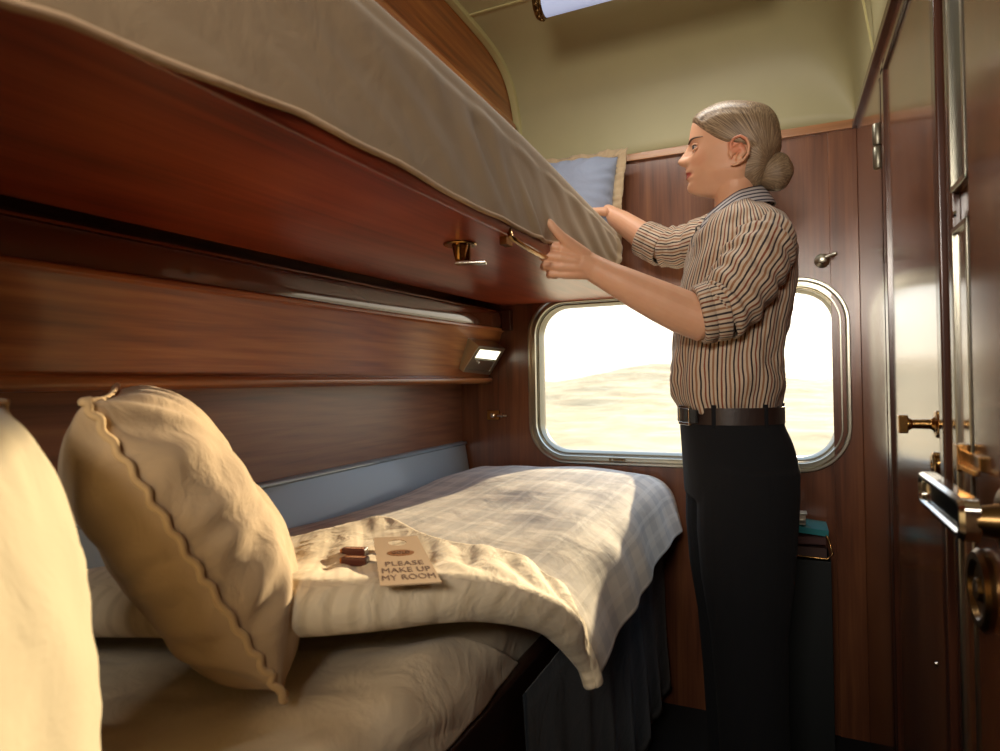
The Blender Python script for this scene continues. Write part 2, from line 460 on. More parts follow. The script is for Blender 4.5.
# rounded glossy mouldings
def rail(path0, path1, r, name, mat, ell=(1, 1)):
    bm = bmesh.new(); tube(bm, [path0, path1], r, 20, caps=False, ell=ell); return fin(bm, name, mat, smooth='auto', kind='structure')
GLOSSW = plain('lacquered_moulding', '#5a3220', .1, coat=1, bumps=(5, .0))
mp_ = lambda dz: [(-.99, 1.240+dz), (-.932, 1.240+dz), (-.9275, 1.244+dz), (-.926, 1.252+dz), (-.9255, 1.270+dz), (-.926, 1.290+dz), (-.9275, 1.298+dz), (-.932, 1.303+dz), (-.99, 1.304+dz)]
bm = extr_y(mp_(-.03), -.3, D-.003, mp_(0)); fin(bm, 'trim_4', GLOSSW, smooth='auto', kind='structure', angle=50)
rail((-.986, -.3, 1.06), (-.986, D-.003, 1.061), .010, 'trim_5', W_EDGE)
# end-wall top rail, corner posts
bm = bmesh.new()
prism(bm, None, [(-.86, D-.014, 1.782), (-.86, D-.014, 1.804), (-.86, D+.01, 1.807), (-.86, D+.01, 1.782)], [(XR, D-.014, 1.772), (XR, D-.014, 1.798), (XR, D+.01, 1.8), (XR, D+.01, 1.772)])
fin(bm, 'trim_6', W_EDGEX, bevel=.002, kind='structure')
bm = bmesh.new(); box(bm, (.128, D-.006, 0), (XR, D+.001, 1.78)); fin(bm, 'trim_7', W_END, bevel=.0015, kind='structure')
bm = bmesh.new(); box(bm, (-.925, D-.03, 1.236), (-.89, D, 1.31)); fin(bm, 'trim_8', W_DARKZ, bevel=.004, kind='structure')

# right wall
bm = bmesh.new(); box(bm, (XR, YB, 0), (XR + .25, D + .04, 2.3))
fin(bm, 'wall_right', W_RIGHT, kind='structure')
bm = bmesh.new()
prism(bm, None, [(XR-.012, D, 1.772), (XR-.012, D, 1.792), (XR+.002, D, 1.80), (XR+.002, D, 1.772)], [(XR-.012, .5, 1.705), (XR-.012, .5, 1.728), (XR+.002, .5, 1.735), (XR+.002, .5, 1.705)])
fin(bm, 'trim_9', W_DARKZ, bevel=.002, kind='structure')
# door_1: washroom door in the right wall
def yr(u, pr): return at(u, 400, X=XR - pr).y
d1 = bpy.data.objects.new('door_1', None); col.objects.link(d1); d1.location = (XR, 1.35, 0); tag(d1, 'glossy wooden washroom door in the right wall', kind='structure')
bm = bmesh.new(); box(bm, (XR-.006, yr(939, .006), .01), (XR+.004, yr(890, .006), 1.665)); fin(bm, 'door_leaf', W_RIGHT, d1, bevel=.002)
bm = bmesh.new()
for y0, y1, t in ((yr(890, .012), yr(887.6, .012), .012), (yr(886.8, .007), yr(885, .007), .007)):
    box(bm, (XR-t, y0, 0), (XR+.002, y1, 1.69))
box(bm, (XR-.012, 1.04, 1.667), (XR+.002, yr(887.6, .012), 1.679)); box(bm, (XR-.007, 1.04, 1.683), (XR+.002, yr(885, .007), 1.69))
fin(bm, 'door_frame', W_DARKZ, d1, bevel=.002)
bm = bmesh.new(); box(bm, (XR-.014, yr(942.5, .014), 0), (XR+.002, yr(938.5, .014), 1.75)); box(bm, (XR-.006, yr(950, .006), 0), (XR+.002, yr(944, .006), 1.75)); box(bm, (XR-.010, yr(955.5, .010), 0), (XR+.002, yr(951.5, .010), 1.75))
fin(bm, 'door_jamb', W_DARKZ, d1, bevel=.003)
bm = bmesh.new()
hy = yr(883.5, .012); za = at(883, 158, X=XR-.012).z; zb_ = at(883, 108, X=XR-.012).z
for z0, z1 in ((za, (za+zb_)/2 - .002), ((za+zb_)/2 + .002, zb_)):
    cyl(bm, (XR-.012, hy, z0), (0, 0, 1), [(0, .008), (.002, .0095), (z1-z0-.002, .0095), (z1-z0, .008)], 16)
fin(bm, 'hinge', STEEL2, d1, smooth='auto')
# small T knob and keyhole plate
k0 = Vector((XR-.006, yr(939, .008) + .012, at(940, 425, X=XR-.008).z))
kn = bmesh.new(); cyl(kn, k0, (-1, 0, 0), [(0, .019), (.003, .02), (.005, .018), (.006, .011), (.010, .007), (.033, .0065), (.036, .009), (.040, .009)], 24)
box(kn, (k0.x-.050, k0.y-.008, k0.z-.013), (k0.x-.038, k0.y+.008, k0.z+.013))
fin(kn, 'door_knob', BRASS, d1, bevel=.002)
bm = bmesh.new(); cyl(bm, (XR-.006, yr(935, .006), at(935, 463, X=XR-.006).z), (-1, 0, 0), [(0, .017), (.004, .017), (.006, .013), (.006, .006), (.003, .005)], 20)
fin(bm, 'keyhole_plate', BRASS, d1, smooth='auto')
# narrow framed mirror strips between the doors
d2 = bpy.data.objects.new('door_2', None); col.objects.link(d2); d2.location = (XR, .6, 0); tag(d2, 'cabin entrance door folded back against the right wall', kind='structure')
MIRROR = plain('dark_mirror', '#14170f', .3)
for z0, z1, nm in ((1.285, 2.0, 'upper_panel'), (.55, 1.225, 'lower_panel')):
    bm = bmesh.new(); ya, yb_ = yr(971.5, .006), yr(959.5, .006); box(bm, (XR-.006, ya-.01, z0), (XR+.002, yb_, z1)); fr = fin(bm, nm, MIRROR if z0 > 1 else W_RIGHT, d2)
    bm = bmesh.new()
    for a, b_ in (((yb_, z0-.008), (yb_+.007, z1+.008)), ((ya-.01, z0-.008), (ya-.004, z1+.008)), ((ya-.01, z0-.008), (yb_, z0)), ((ya-.01, z1), (yb_, z1+.008))):
        box(bm, (XR-.010, a[0], a[1]), (XR+.001, b_[0], b_[1]))
    fin(bm, 'panel_border', STEEL, fr, bevel=.0015)
bm = bmesh.new(); box(bm, (XR-.022, .18, .02), (XR+.002, yr(972, .022), 2.0)); fin(bm, 'door_leaf', W_RIGHT, d2, bevel=.006, seg=3)
bm = bmesh.new()
for z in (1.25, .42): cyl(bm, (XR-.006, .945, z), (-1, 0, 0), [(0, .004), (.003, .003)], 10)
cyl(bm, (XR-.02, 1.036, .655), (-1, 0, 0), [(0, .003), (.003, .002)], 10)
fin(bm, 'screw', CHROME, d2, smooth='auto')
# lever handle: long flat grip with hollow centre
XG = .148
def lv(u, v, X=XG): return at(u, v, X=X)
A0, A1 = lv(923, 491), lv(968, 517)
hh = .0165
bm = bmesh.new()
prof = [( -hh, 0), (-hh*.8, -.008), (hh*.8, -.008), (hh, 0), (hh*.8, .008), (-hh*.8, .008)]
cx_, cz_ = (A0.y + A1.y)/2, (A0.z + A1.z)/2; ln_ = abs(A0.y - A1.y)
outer = rrect(0, 0, ln_, .040, .012, 6); inner = rrect(0, 0, ln_ - .022, .022, .006, 6)
def pl(p, x): return (x, cx_ + p[0], cz_ + p[1])
rings = []
for pr_, x in ((outer, XG+.010), (outer, XG-.002), (rrect(0, 0, ln_-.006, .034, .010, 6), XG-.006), (rrect(0, 0, ln_-.018, .026, .008, 6), XG-.006), (inner, XG-.003), (inner, XG+.003)):
    rings.append([bm.verts.new(pl(p, x)) for p in pr_])
for a, b_ in zip(rings, rings[1:]):
    for k in range(len(a)): bm.faces.new((a[k], a[(k+1) % len(a)], b_[(k+1) % len(a)], b_[k]))
bm.faces.new(rings[0]); bm.faces.new(list(reversed(rings[-1])))
lev = fin(bm, 'lever_handle', CHROME, d2, smooth='auto', angle=30)
bm = bmesh.new(); box(bm, (XG-.0005, cx_ - ln_/2+.012, cz_-.010), (XG+.0035, cx_ + ln_/2-.012, cz_+.010)); fin(bm, 'grip_inlay', plain('mirror_inlay', '#5a6a6c', .1, 1), lev)
bm = bmesh.new(); yb = cx_ - ln_/2 + .012
cyl(bm, (XR-.021, yb, cz_), (-1, 0, 0), [(0, .030), (.004, .031), (.006, .028), (.008, .016), (XR-XG-.028, .0125)], 28)
fin(bm, 'lever_neck', BRASS_D, lev, smooth='auto')
bm = bmesh.new(); box(bm, (XR-.027, .775, .952), (XR-.021, .85, .968)); box(bm, (XR-.034, .83, .945), (XR-.021, .85, .975))
for k in range(5): cyl(bm, (XR-.030, .775+.012*k, .948), (0, 0, 1), [(0, .004), (.006, .004)], 10)
fin(bm, 'latch_plate', BRASS, d2, bevel=.0015)
pc = at(986, 590, X=XR-.022)
bm = bmesh.new(); cyl(bm, (XR-.022, pc.y, pc.z), (-1, 0, 0), [(0, .040), (.005, .041), (.009, .037), (.009, .030), (.004, .027), (.003, .014), (.009, .011), (.010, .004)], 36)
fin(bm, 'lock_escutcheon', BRASS_D, d2, smooth='auto')
# rear of the cabin (behind the camera) closes the room
bm = bmesh.new(); box(bm, (-1.25, YB-.05, 0), (.5, YB, 2.3)); fin(bm, 'wall_near', PLASTER, kind='structure')

# ================================================================== CEILING LAMP
m, nt, b = newmat('lamp_diffuser'); b.inputs['Base Color'].default_value = rgb('#b8c6e0'); b.inputs['Roughness'].default_value = .35
b.inputs['Emission Color'].default_value = (.55, .66, 1, 1); b.inputs['Emission Strength'].default_value = .42
LAMPG = m
lp = Vector((-.585, 1.60, 2.07)); 
lamp = thing('ceiling_lamp', 'tubular ceiling lamp with frosted pale blue glass and ornate metal end cap', 'lamp', (lp.x + .25, lp.y, 2.14))
bm = bmesh.new(); tube(bm, [lp + Vector((.012, 0, 0)), lp + Vector((.55, 0, 0))], .034, 28, caps=False); fin(bm, 'diffuser', LAMPG, lamp, smooth='auto')
for s, x0 in ((1, lp.x - .012), (-1, lp.x + .575)):
    bm = bmesh.new(); cyl(bm, (x0, lp.y, lp.z), (s, 0, 0), [(0, .028), (.002, .036), (.006, .038), (.010, .035), (.014, .038), (.018, .036), (.022, .038), (.026, .036)], 28)
    for k in range(14):
        a = 2*PI*k/14; p = Vector((x0 + s*.013, lp.y + .037*math.cos(a), lp.z + .037*math.sin(a)))
        bmesh.ops.create_icosphere(bm, subdivisions=1, radius=.0055, matrix=Matrix.Translation(p))
    fin(bm, 'end_cap', BRASS_D, lamp, smooth='auto')
for x in (.06, .5):
    bm = bmesh.new(); box(bm, (lp.x+x-.012, lp.y-.01, lp.z+.03), (lp.x+x+.012, lp.y+.01, 2.157)); fin(bm, 'bracket', BRASS_D, lamp)

# ================================================================== UPPER BUNK
zb_far, zb_near = 1.328, 1.298
ub = thing('upper_bunk', 'polished red-brown wooden upper bunk folded out above the lower bed', 'bunk bed', (-.66, .9, 1.30))
bm = extr_y([(-.940, zb_near), (-.450, zb_near), (-.446, zb_near+.006), (-.446, zb_near+.045), (-.860, zb_near+.045), (-.868, zb_near+.03)], -.25, D-.002, [(-.928, zb_far), (-.450, zb_far), (-.446, zb_far+.006), (-.446, zb_far+.045), (-.860, zb_far+.045), (-.868, zb_far+.03)])
fin(bm, 'bunk_board', W_UNDER, ub, bevel=.003)
# turn latch under the board
lp0 = at(460, 243, Z=1.316); lp0.z = zb_near + (zb_far - zb_near) * (lp0.y + .25) / 2.35
bm = bmesh.new(); cyl(bm, lp0, (0, 0, -1), [(0, .030), (.002, .032), (.004, .030), (.0045, .016), (.030, .010), (.033, .008)], 28)
lt = fin(bm, 'turn_latch', BRASS, ub, smooth='auto')
bm = bmesh.new(); M_ = Matrix.Translation(lp0 + Vector((0, 0, -.034))) @ Matrix.Rotation(math.radians(20), 4, 'Z')
box(bm, (-.010, -.012, -.006), (.050, .012, 0), M_); fin(bm, 'latch_lever', CHROME, lt, bevel=.002)
bm = bmesh.new(); box(bm, (-.013, .010, -.002), (.002, .016, .030), Matrix.Translation(lp0 + Vector((.014, 0, -.032)))); fin(bm, 'latch_bracket', CHROME, lt, bevel=.001)
# brass grab loop by the hem
g0, g1, g2, g3 = at(507, 224, X=-.455), at(511, 237, X=-.44), at(525, 249, X=-.435), at(546, 258, X=-.44)
bm = bmesh.new()
def bez(a, b_, c, d, n=12):
    return [a*(1-t)**3 + b_*3*t*(1-t)**2 + c*3*t*t*(1-t) + d*t**3 for t in [k/n for k in range(n+1)]]
tube(bm, [g0] + bez(g1, g1*.4+g2*.6, g2*.6+g3*.4, g3), .004, 12, ell=(1.4, .8))
box(bm, (g0.x-.012, g0.y-.008, 1.30), (g0.x+.002, g0.y+.02, g0.z+.004))
fin(bm, 'grab_loop', BRASS, ub, smooth='auto')

um = thing('upper_mattress', 'mattress of the upper bunk tucked beneath a taupe sheet', 'mattress', (-.66, .9, 1.372))
bm = bmesh.new()
foot = [(-.475, -.25), (-.475, 1.83), (-.64, 2.07), (-.855, 2.07), (-.855, -.25)]
prism(bm, None, [(x, y, 1.377) for x, y in foot], [(x, y, 1.508) for x, y in foot])
fin(bm, 'mattress_core', SHEET, um, bevel=.025, seg=4)

# taupe sheet hanging over the outer face of the mattress
hem = [(-160, -65), (0, 1), (60, 17), (125, 45), (190, 72), (250, 95), (300, 112), (350, 140), (400, 163), (440, 188), (470, 205), (500, 218), (525, 231), (545, 241), (556, 243), (575, 250), (600, 262), (618, 267)]
hp = []
for u, v in hem:
    p = at(u, v, X=-.442); hp.append((p.y, p.z))
topl = [(p[0], p[1]) for p in [(-.25, 1.520), (.5, 1.522), (1.07, 1.525), (1.65, 1.503), (1.88, 1.497)]]
ny = 260; y0, y1 = -.2, hp[-1][0]
rows = []; uv = []
for i in range(ny + 1):
    y = y0 + (y1 - y0) * i / ny
    zt = crom(topl, y)[0]; zh = lerp_tab(hp, y)[0]
    dh = min(abs(y - 1.27), .4)
    row = []
    nf = 34
    for j in range(nf + 1):
        t = j / nf                                   # 0 hem .. 1 top edge
        z = zh + (zt - .022 - zh) * t
        fold = .5 + .5 * math.sin((y * 6.0 + t * 1.9) * 2 * PI + 3 * nz(y, t, 3, 1.3))
        pull = math.exp(-((y - 1.27 + .5 * t) / .14) ** 2) * (1 - t) * .8
        amp = (.0035 * sm(-.2, .9, y) + .0015) * (1 - abs(2 * t - .9) ** 3 * .6)
        x = -.444 + amp * fold + .012 * nz(y * 2.2, t * 1.5, 1) + .012 * pull * math.sin(y * 60 + t * 9)
        x += .010 * math.exp(-((y - 1.80 - .04 * math.sin(t * 3)) / .012) ** 2)      # stitched fold near the end
        x -= .01 * sm(.85, 1, t)
        x = max(x, -.4445)
        row.append((x, y, z))
    R_ = .024
    for k in range(1, 7):
        a = PI/2 * k / 6; row.append((row[nf][0] - R_ * (1 - math.cos(a)), y, zt - .022 + R_ * math.sin(a)))
    lastx = row[-1][0]
    xe = -.855 if y < 1.80 else -.62
    for k in range(1, 10): row.append((lastx + (xe - lastx) * k / 9, y, zt + .003 + .004 * nz(y * 4, k * .8, 7)))
    rows.append(row)
bm = bmesh.new(); grid(bm, rows)
us = fin(bm, 'upper_bunk_sheet', TAUPE, smooth=True)
tag(us, 'taupe cotton sheet hanging over the side of the upper bunk mattress', 'sheet')
md = us.modifiers.new('t', 'SOLIDIFY'); md.thickness = .003; md.offset = 1
bm = bmesh.new(); tube(bm, [Vector(r[0]) + Vector((.002, 0, 0)) for r in rows[::2]], .0042, 8); hemo = fin(bm, 'hem', TAUPE_E, us, smooth=True)

# ================================================================== PILLOWS
def pillow(name, M, w, h, t, mat, parent=None, nu=60, crease=.006, seed=0, pinch=.10, flat=2.4, sag=0, tag_=None, flange=0, ruff=0):
    """cushion in the local x (width) / z (height) plane, thickness along y"""
    bm = bmesh.new()
    def P_(s, q, side):
        ex, ez = abs(s), abs(q)
        # edges bow inwards between the corners
        px = s * w/2 * (1 - pinch * (1 - ez**2)*1.0*ex**3)
        pz = q * h/2 * (1 - pinch * (1 - ex**2)*1.0*ez**3)
        th = max(0, (1 - ex**flat)) ** .55 * max(0, (1 - ez**flat)) ** .55
        edge = 1 - th
        ang = math.atan2(q, s)
        cr = crease * (math.sin(ang * 22 + 4 * nz(s*2, q*2, seed)) * edge**1.5 * th**.5 * 2.2 + 1.6 * nz(s * 2.6, q * 2.6, seed + side * 5) * th)
        y = side * (t/2 * th + cr)
        pz -= sag * th * (1 + q) * .5
        return Vector((px, y, pz))
    def S(k): return math.sin(PI/2 * (2 * k / nu - 1)) * .35 + (2 * k / nu - 1) * .65
    for side in (1, -1):
        rows = [[M @ P_(S(i), S(j), side) for j in range(nu + 1)] for i in range(nu + 1)]
        grid(bm, rows)
    bmesh.ops.remove_doubles(bm, verts=bm.verts, dist=2e-4)
    o = fin(bm, name, mat, parent, smooth=True)
    pts = []
    per = [(S(k), -1) for k in range(nu)] + [(1, S(k)) for k in range(nu)] + [(S(nu-k), 1) for k in range(nu)] + [(-1, S(nu-k)) for k in range(nu)]
    for i, (s, q) in enumerate(per):
        p = P_(s, q, 1); p.y = ruff * (.45 + .55 * abs(nz(i * .13, 3, seed) * 2)) * math.sin(i * 1.45 * (60 / nu) + 2 * nz(i * .1, 0, seed))
        pts.append(p)
    return o, pts
def basis(o, ux, uz):
    ux = Vector(ux).normalized(); uz = Vector(uz); uz = (uz - ux * uz.dot(ux)).normalized(); uy = uz.cross(ux)
    M = Matrix((ux, uy, uz)).transposed().to_4x4(); return Matrix.Translation(Vector(o)) @ M
def edged(o, M, pts, mat, r, out=.004, name='piping'):
    bm = bmesh.new(); c = sum(pts, Vector()) / len(pts)
    tube(bm, [M @ (p + (p - c).normalized() * out) for p in pts], r, 8, closed=True)
    return fin(bm, name, mat, o, smooth=True)
def flanged(o, M, pts, mat, wdt, name='flange', wav=.006):
    bm = bmesh.new(); c = sum(pts, Vector()) / len(pts); rows = [[], [], [], []]
    n = len(pts)
    for i in range(n + 1):
        p = pts[i % n]; d = Vector((p.x - c.x, 0, p.z - c.z)); 
        d = Vector((d.x / abs(d.x) if abs(d.x) > .85 * max(abs(q.x) for q in pts) else d.x * .3 / max(abs(q.x) for q in pts), 0, d.z / abs(d.z) if abs(d.z) > .85 * max(abs(q.z) for q in pts) else d.z * .3 / max(abs(q.z) for q in pts)))
        for k in range(4):
            f = k / 3
            rows[k].append(M @ (p + d * wdt * f + Vector((0, wav * f * math.sin(i * .45 + k), 0))))
    grid(bm, rows)
    f = fin(bm, name, mat, o, smooth=True); md = f.modifiers.new('t', 'SOLIDIFY'); md.thickness = .003; md.offset = 0
    return f

# ================================================================== LOWER BED
BX0, BX1 = -1.10, -.425
lb = thing('lower_bunk', 'dark lower bunk frame beneath the made-up bed', 'bunk bed', (-.73, 1.0, 0))
bm = bmesh.new(); box(bm, (-1.104, -.30, .0), (-.43, D-.004, .40)); fin(bm, 'bunk_base', W_DARK, lb, bevel=.006)
bm = bmesh.new(); box(bm, (-.421, -.30, .30), (-.395, D-.006, .585)); fin(bm, 'side_rail', W_DARK, lb, bevel=.006)
bm = bmesh.new(); prism(bm, None, [(-1.104, -.25, .60), (-1.085, -.25, .60), (-1.055, -.25, .62), (-1.088, -.25, .815), (-1.093, -.25, .822), (-1.104, -.25, .822)], [(-1.104, 2.085, .60), (-1.085, 2.085, .60), (-1.052, 2.085, .62), (-1.085, 2.085, .828), (-1.090, 2.085, .835), (-1.104, 2.085, .835)])
fin(bm, 'back_panel', BLUEGREY, lb, bevel=.003)
bm = bmesh.new(); tube(bm, [(-1.086, -.25, .816), (-1.083, 2.085, .829)], .006, 10, caps=False); fin(bm, 'panel_lip', BLUEGREY, lb, smooth=True)

mt = thing('lower_mattress', 'thick mattress with a white fitted sheet on the lower bunk', 'mattress', (-.73, 1.0, .402))
bm = bmesh.new(); rows = []
for i in range(121):
    y = -.28 + (2.09 + .28) * i / 120; row = []
    for j in range(41):
        t = j / 40
        if t < .7:
            x = -1.05 + (BX1 - .03 + 1.05) * t / .7; z = .665
        else:
            a = (t - .7) / .3
            if a < .4: an = a / .4 * PI/2; x = BX1 - .03 + .03 * math.sin(an); z = .635 + .03 * math.cos(an)
            else: x = BX1 + .0 ; z = .635 - (.635 - .405) * (a - .4) / .6
        wr = .006 * nz(x * 5, y * 5, z * 5) + .005 * abs(nz(x * 9 + y * 6, y * 3, 2)) * (1 if y < 1 else .3)
        row.append((x + (wr if t > .7 else 0), y, z + (wr if t < .75 else 0)))
    rows.append(row)
grid(bm, rows); o = fin(bm, 'fitted_sheet', SHEET, mt, smooth=True)
bm = bmesh.new(); box(bm, (-1.048, -.27, .404), (BX1-.012, 2.08, .655)); fin(bm, 'mattress_core', SHEET, mt, bevel=.02, seg=3)

# duvet: one continuous quilt, folded back on itself along a slanting crease
crease = [(-1.05, .40), (-.80, .48), (-.62, .55), (-.52, .61), (-.42, .71), (-.36, .80), (-.30, .89), (-.2, .96)]
flaph = [(-1.05, .50), (-.92, .66), (-.80, .86), (-.735, 1.03), (-.70, 1.045), (-.62, 1.0), (-.52, .98), (-.42, .96), (-.33, .955), (-.26, .96), (-.2, .965)]
SX = 90; w_flat = .62
arc0 = -1.052
def cross(d, y):
    """point on the duvet cross-section; d = unwrapped distance from the wall"""
    Rr = .115; xe = -.435 + .0 * y
    flat = xe - arc0
    zt = .742 + .012 * math.sin(PI * min(1, d / flat)) 
    if d < flat:
        x = arc0 + d; z = zt - .05 * sm(.10, 0, d) ; nx, nzv = 0, 1
    else:
        a = (d - flat) / Rr; am = math.radians(72)
        if a < am: x = xe + Rr * math.sin(a); z = zt - Rr * (1 - math.cos(a)); nx, nzv = math.sin(a), math.cos(a)
        else:
            r = d - flat - Rr * am; x = xe + Rr * math.sin(am) + math.cos(am) * r; z = zt - Rr * (1 - math.cos(am)) - math.sin(am) * r
            nx, nzv = math.sin(am), math.cos(am)
    # far end rounds down to the wall
    e = sm(1.80, 2.09, y); z += .022 * sm(1.2, 1.9, y) - .022 * e ** 3
    return Vector((x, y, z)), Vector((nx, 0, nzv))
dmax_tab = [(.9, .80), (1.1, .815), (1.4, .825), (1.7, .835), (2.1, .845)]
dm = .86
rows = []; uv = []; matsplit = []
NY, NR, NF = 110, 10, 46
for i in range(SX + 1):
    s = i / SX; d = dm * s
    p0, n0 = cross(d, 1.0)
    xx = p0.x if d < .66 else p0.x
    xk = arc0 + d if d < .62 else arc0 + .62 + (d - .62) * 1.1
    yc = crom(crease, min(xk, -.205))[0]; yh = max(crom(flaph, min(xk, -.205))[0], yc + .004)
    if d > .78: pass
    col_ = []; uvc = []
    yend = 2.085
    for j in range(NY + 1):
        y = yend + (yc - yend) * j / NY
        p, n = cross(d, y)
        puff = .010 * nz(d * 3.0, y * 2.6, 1) + .006 * nz(d * 8, y * 5, 4)
        hang = sm(.66, .82, d)
        puff += .005 * hang * math.sin(y * 2 * PI * 4.2 + 5 * nz(y * 2, 0, 5)) + .010 * hang * nz(y * 4, d * 2, 9)
        puff *= sm(0, .06, abs(y - yc) + .02)
        puff += .012 * sm(.22, .02, y - yc)                 # quilt swells towards the crease
        q = p + n * puff
        # bottom-right edge at the foot end shortens
        col_.append(q); uvc.append((d, y))
    tip = sm(.86, .72, d)
    th = (.034 * tip + .004) * min(1, (yh - yc) / .06 + .15)
    p, n = cross(d, yc)
    base = col_[-1]
    back = []
    for k in range(1, NR + 1):
        a = PI * k / NR
        back.append(base + Vector((0, -1, 0)) * math.sin(a) * th * .75 + n * (th * .5 * (1 - math.cos(a)))); uvc.append((d, yc - .02 * k / NR))
    col_ += back
    for k in range(1, NF + 1):
        f = k / NF; y = yc + (yh - yc) * f
        p, n = cross(d, y)
        wr = .007 * math.sin((d * 1.5 + y * 1.1) * 60 + 5 * nz(d * 4, y * 4, 9)) * sm(0, .35, f) * (.35 + .65 * sm(.35, .75, d)) + .008 * nz(d * 7, y * 7, 8) * sm(0, .3, f)
        jy = .012 * nz(d * 9, 0, 3) * f
        lift = th * (1 - .55 * f) + .012 * sm(.22, .02, y - yc) + wr * (1 if tip > .2 else tip * 5)
        if abs(xk + .73) < .06: lift += .018 * f ** 3 * (1 - abs(xk + .73) / .06)
        lift = max(lift, .010 + .012)
        lift += .010 * nz(d * 3.0, y * 2.6, 1) + .006 * nz(d * 8, y * 5, 4)
        q = p + n * lift; q.y += jy
        col_.append(q); uvc.append((d + y * .75, y))
    # tuck of the hem
    rows.append(col_); uv.append(uvc)
bm = bmesh.new(); grid(bm, rows, uv)
for f in bm.faces: f.material_index = 0
bm.faces.ensure_lookup_table()
per = NY + NR + NF
for i in range(SX):
    for j in range(per):
        if j >= NY - 2: bm.faces[i * per + j].material_index = 1
dv = fin(bm, 'duvet', [DUVET, DUVETB], smooth=True)
tag(dv, 'white duvet with pale grey checks, its near end folded back on the lower bed', 'duvet')
md = dv.modifiers.new('t', 'SOLIDIFY'); md.thickness = .012; md.offset = -1
md = dv.modifiers.new('s', 'SUBSURF'); md.levels = md.render_levels = 1

# rumpled top sheet lying between crease and pillows
bm = bmesh.new(); rows = []
for i in range(81):
    s = i / 80; row = []
    for j in range(61):
        t = j / 60
        y = .10 + .95 * t
        d = s * .70
        x = -1.045 + d if d < .665 else None
        xk = -1.045 + d
        yc = crom(crease, xk)[0] + .14
        y = .05 + (yc - .05) * t
        xe = BX1 - .035
        if xk < xe: x = xk; z = .678
        else:
            a = (xk - xe) / .045
            if a < PI/2: x = xe + .045 * math.sin(a); z = .678 - .045 * (1 - math.cos(a))
            else: x = xe + .045; z = .633 - (xk - xe - .045 * PI/2)
        w_ = .016 * (math.sin(t * 11 + s * 5 + 2.6 * nz(s * 3, t * 3, 2)) * .5 + .5) * sm(1, .8, t) + .012 * abs(nz(s * 9, t * 9, 5))
        if xk < xe: z += w_
        else: x += w_ * .6; z += w_ * sm(1.2, 0, (xk - xe) / .045)
        row.append((x + .006, y, z))
    rows.append(row)
grid(bm, rows)
ts = fin(bm, 'top_sheet', SHEET, smooth=True); tag(ts, 'rumpled white sheet lying bare between the pillows and the folded duvet', 'sheet')
md = ts.modifiers.new('t', 'SOLIDIFY'); md.thickness = .003; md.offset = 1
md = ts.modifiers.new('s', 'SUBSURF'); md.levels = md.render_levels = 1

# dark blue blanket tucked along the aisle side
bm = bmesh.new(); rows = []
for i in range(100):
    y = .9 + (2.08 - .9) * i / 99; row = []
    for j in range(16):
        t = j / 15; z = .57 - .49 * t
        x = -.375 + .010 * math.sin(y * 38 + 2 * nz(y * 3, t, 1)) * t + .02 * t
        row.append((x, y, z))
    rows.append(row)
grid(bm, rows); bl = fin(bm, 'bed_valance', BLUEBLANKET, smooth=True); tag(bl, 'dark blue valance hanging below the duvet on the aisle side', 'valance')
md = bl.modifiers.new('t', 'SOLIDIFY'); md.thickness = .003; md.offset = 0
for o_ in (us, dv, ts, bl): pass

# standing linen cushion
bl_, tl_, tr_ = Vector((-.53, .56, .700)), Vector((-.565, .345, 1.045)), Vector((-.865, .585, 1.062))
ux = (tr_ - tl_); uz = (tl_ - bl_)
Mx = basis((0, 0, 0), ux, uz)
w_, h_ = ux.length - .02, uz.length - .035
ce = (tl_ + tr_) / 2 - uz / 2
M1 = Matrix.Translation(ce) @ Mx
root = thing('pillow', 'plump tan linen cushion standing on edge, piped seam towards the aisle', 'pillow', (ce.x, ce.y, .68))
po, pts = pillow('pillow_cover', M1, w_, h_, .178, LINEN, root, nu=96, crease=.0095, seed=3, pinch=.05, flat=3.2, ruff=.0035)
edged(po, M1, pts, PIPE, .0042, .003)
# far left pale pillow, close to the camera
c2 = Vector((-.487, .195, .855))
M2 = Matrix.Translation(c2) @ basis((0, 0, 0), (-.60, .75, 0), (-.10, -.06, 1))
root2 = thing('pillow', 'pale cream pillow at the left edge leaning behind the tan cushion', 'pillow', (c2.x, c2.y, .68))
po, pts = pillow('pillow_cover', M2, .36, .37, .16, LINEN2, root2, crease=.004, seed=8, pinch=.04, flat=3.0, ruff=.002)
edged(po, M2, pts, PIPE, .003, .002)
# pillow on the upper bunk
c3 = Vector((-.655, 1.95, 1.625))
M3 = Matrix.Translation(c3) @ basis((0, 0, 0), (1, .02, -.02), (.03, .28, 1))
root3 = thing('pillow', 'pale blue-grey pillow with frilled edge propped on the upper bunk by the end wall', 'pillow', (c3.x, c3.y, 1.52))
po, pts = pillow('pillow_cover', M3, .36, .30, .17, BLUEWHITE, root3, crease=.006, seed=12, pinch=.04, flat=3.0, ruff=.003)
flanged(po, M3, pts, TAUPE, .03)

# ================================================================== THINGS ON THE BED
def bedz(x, y):
    return .80
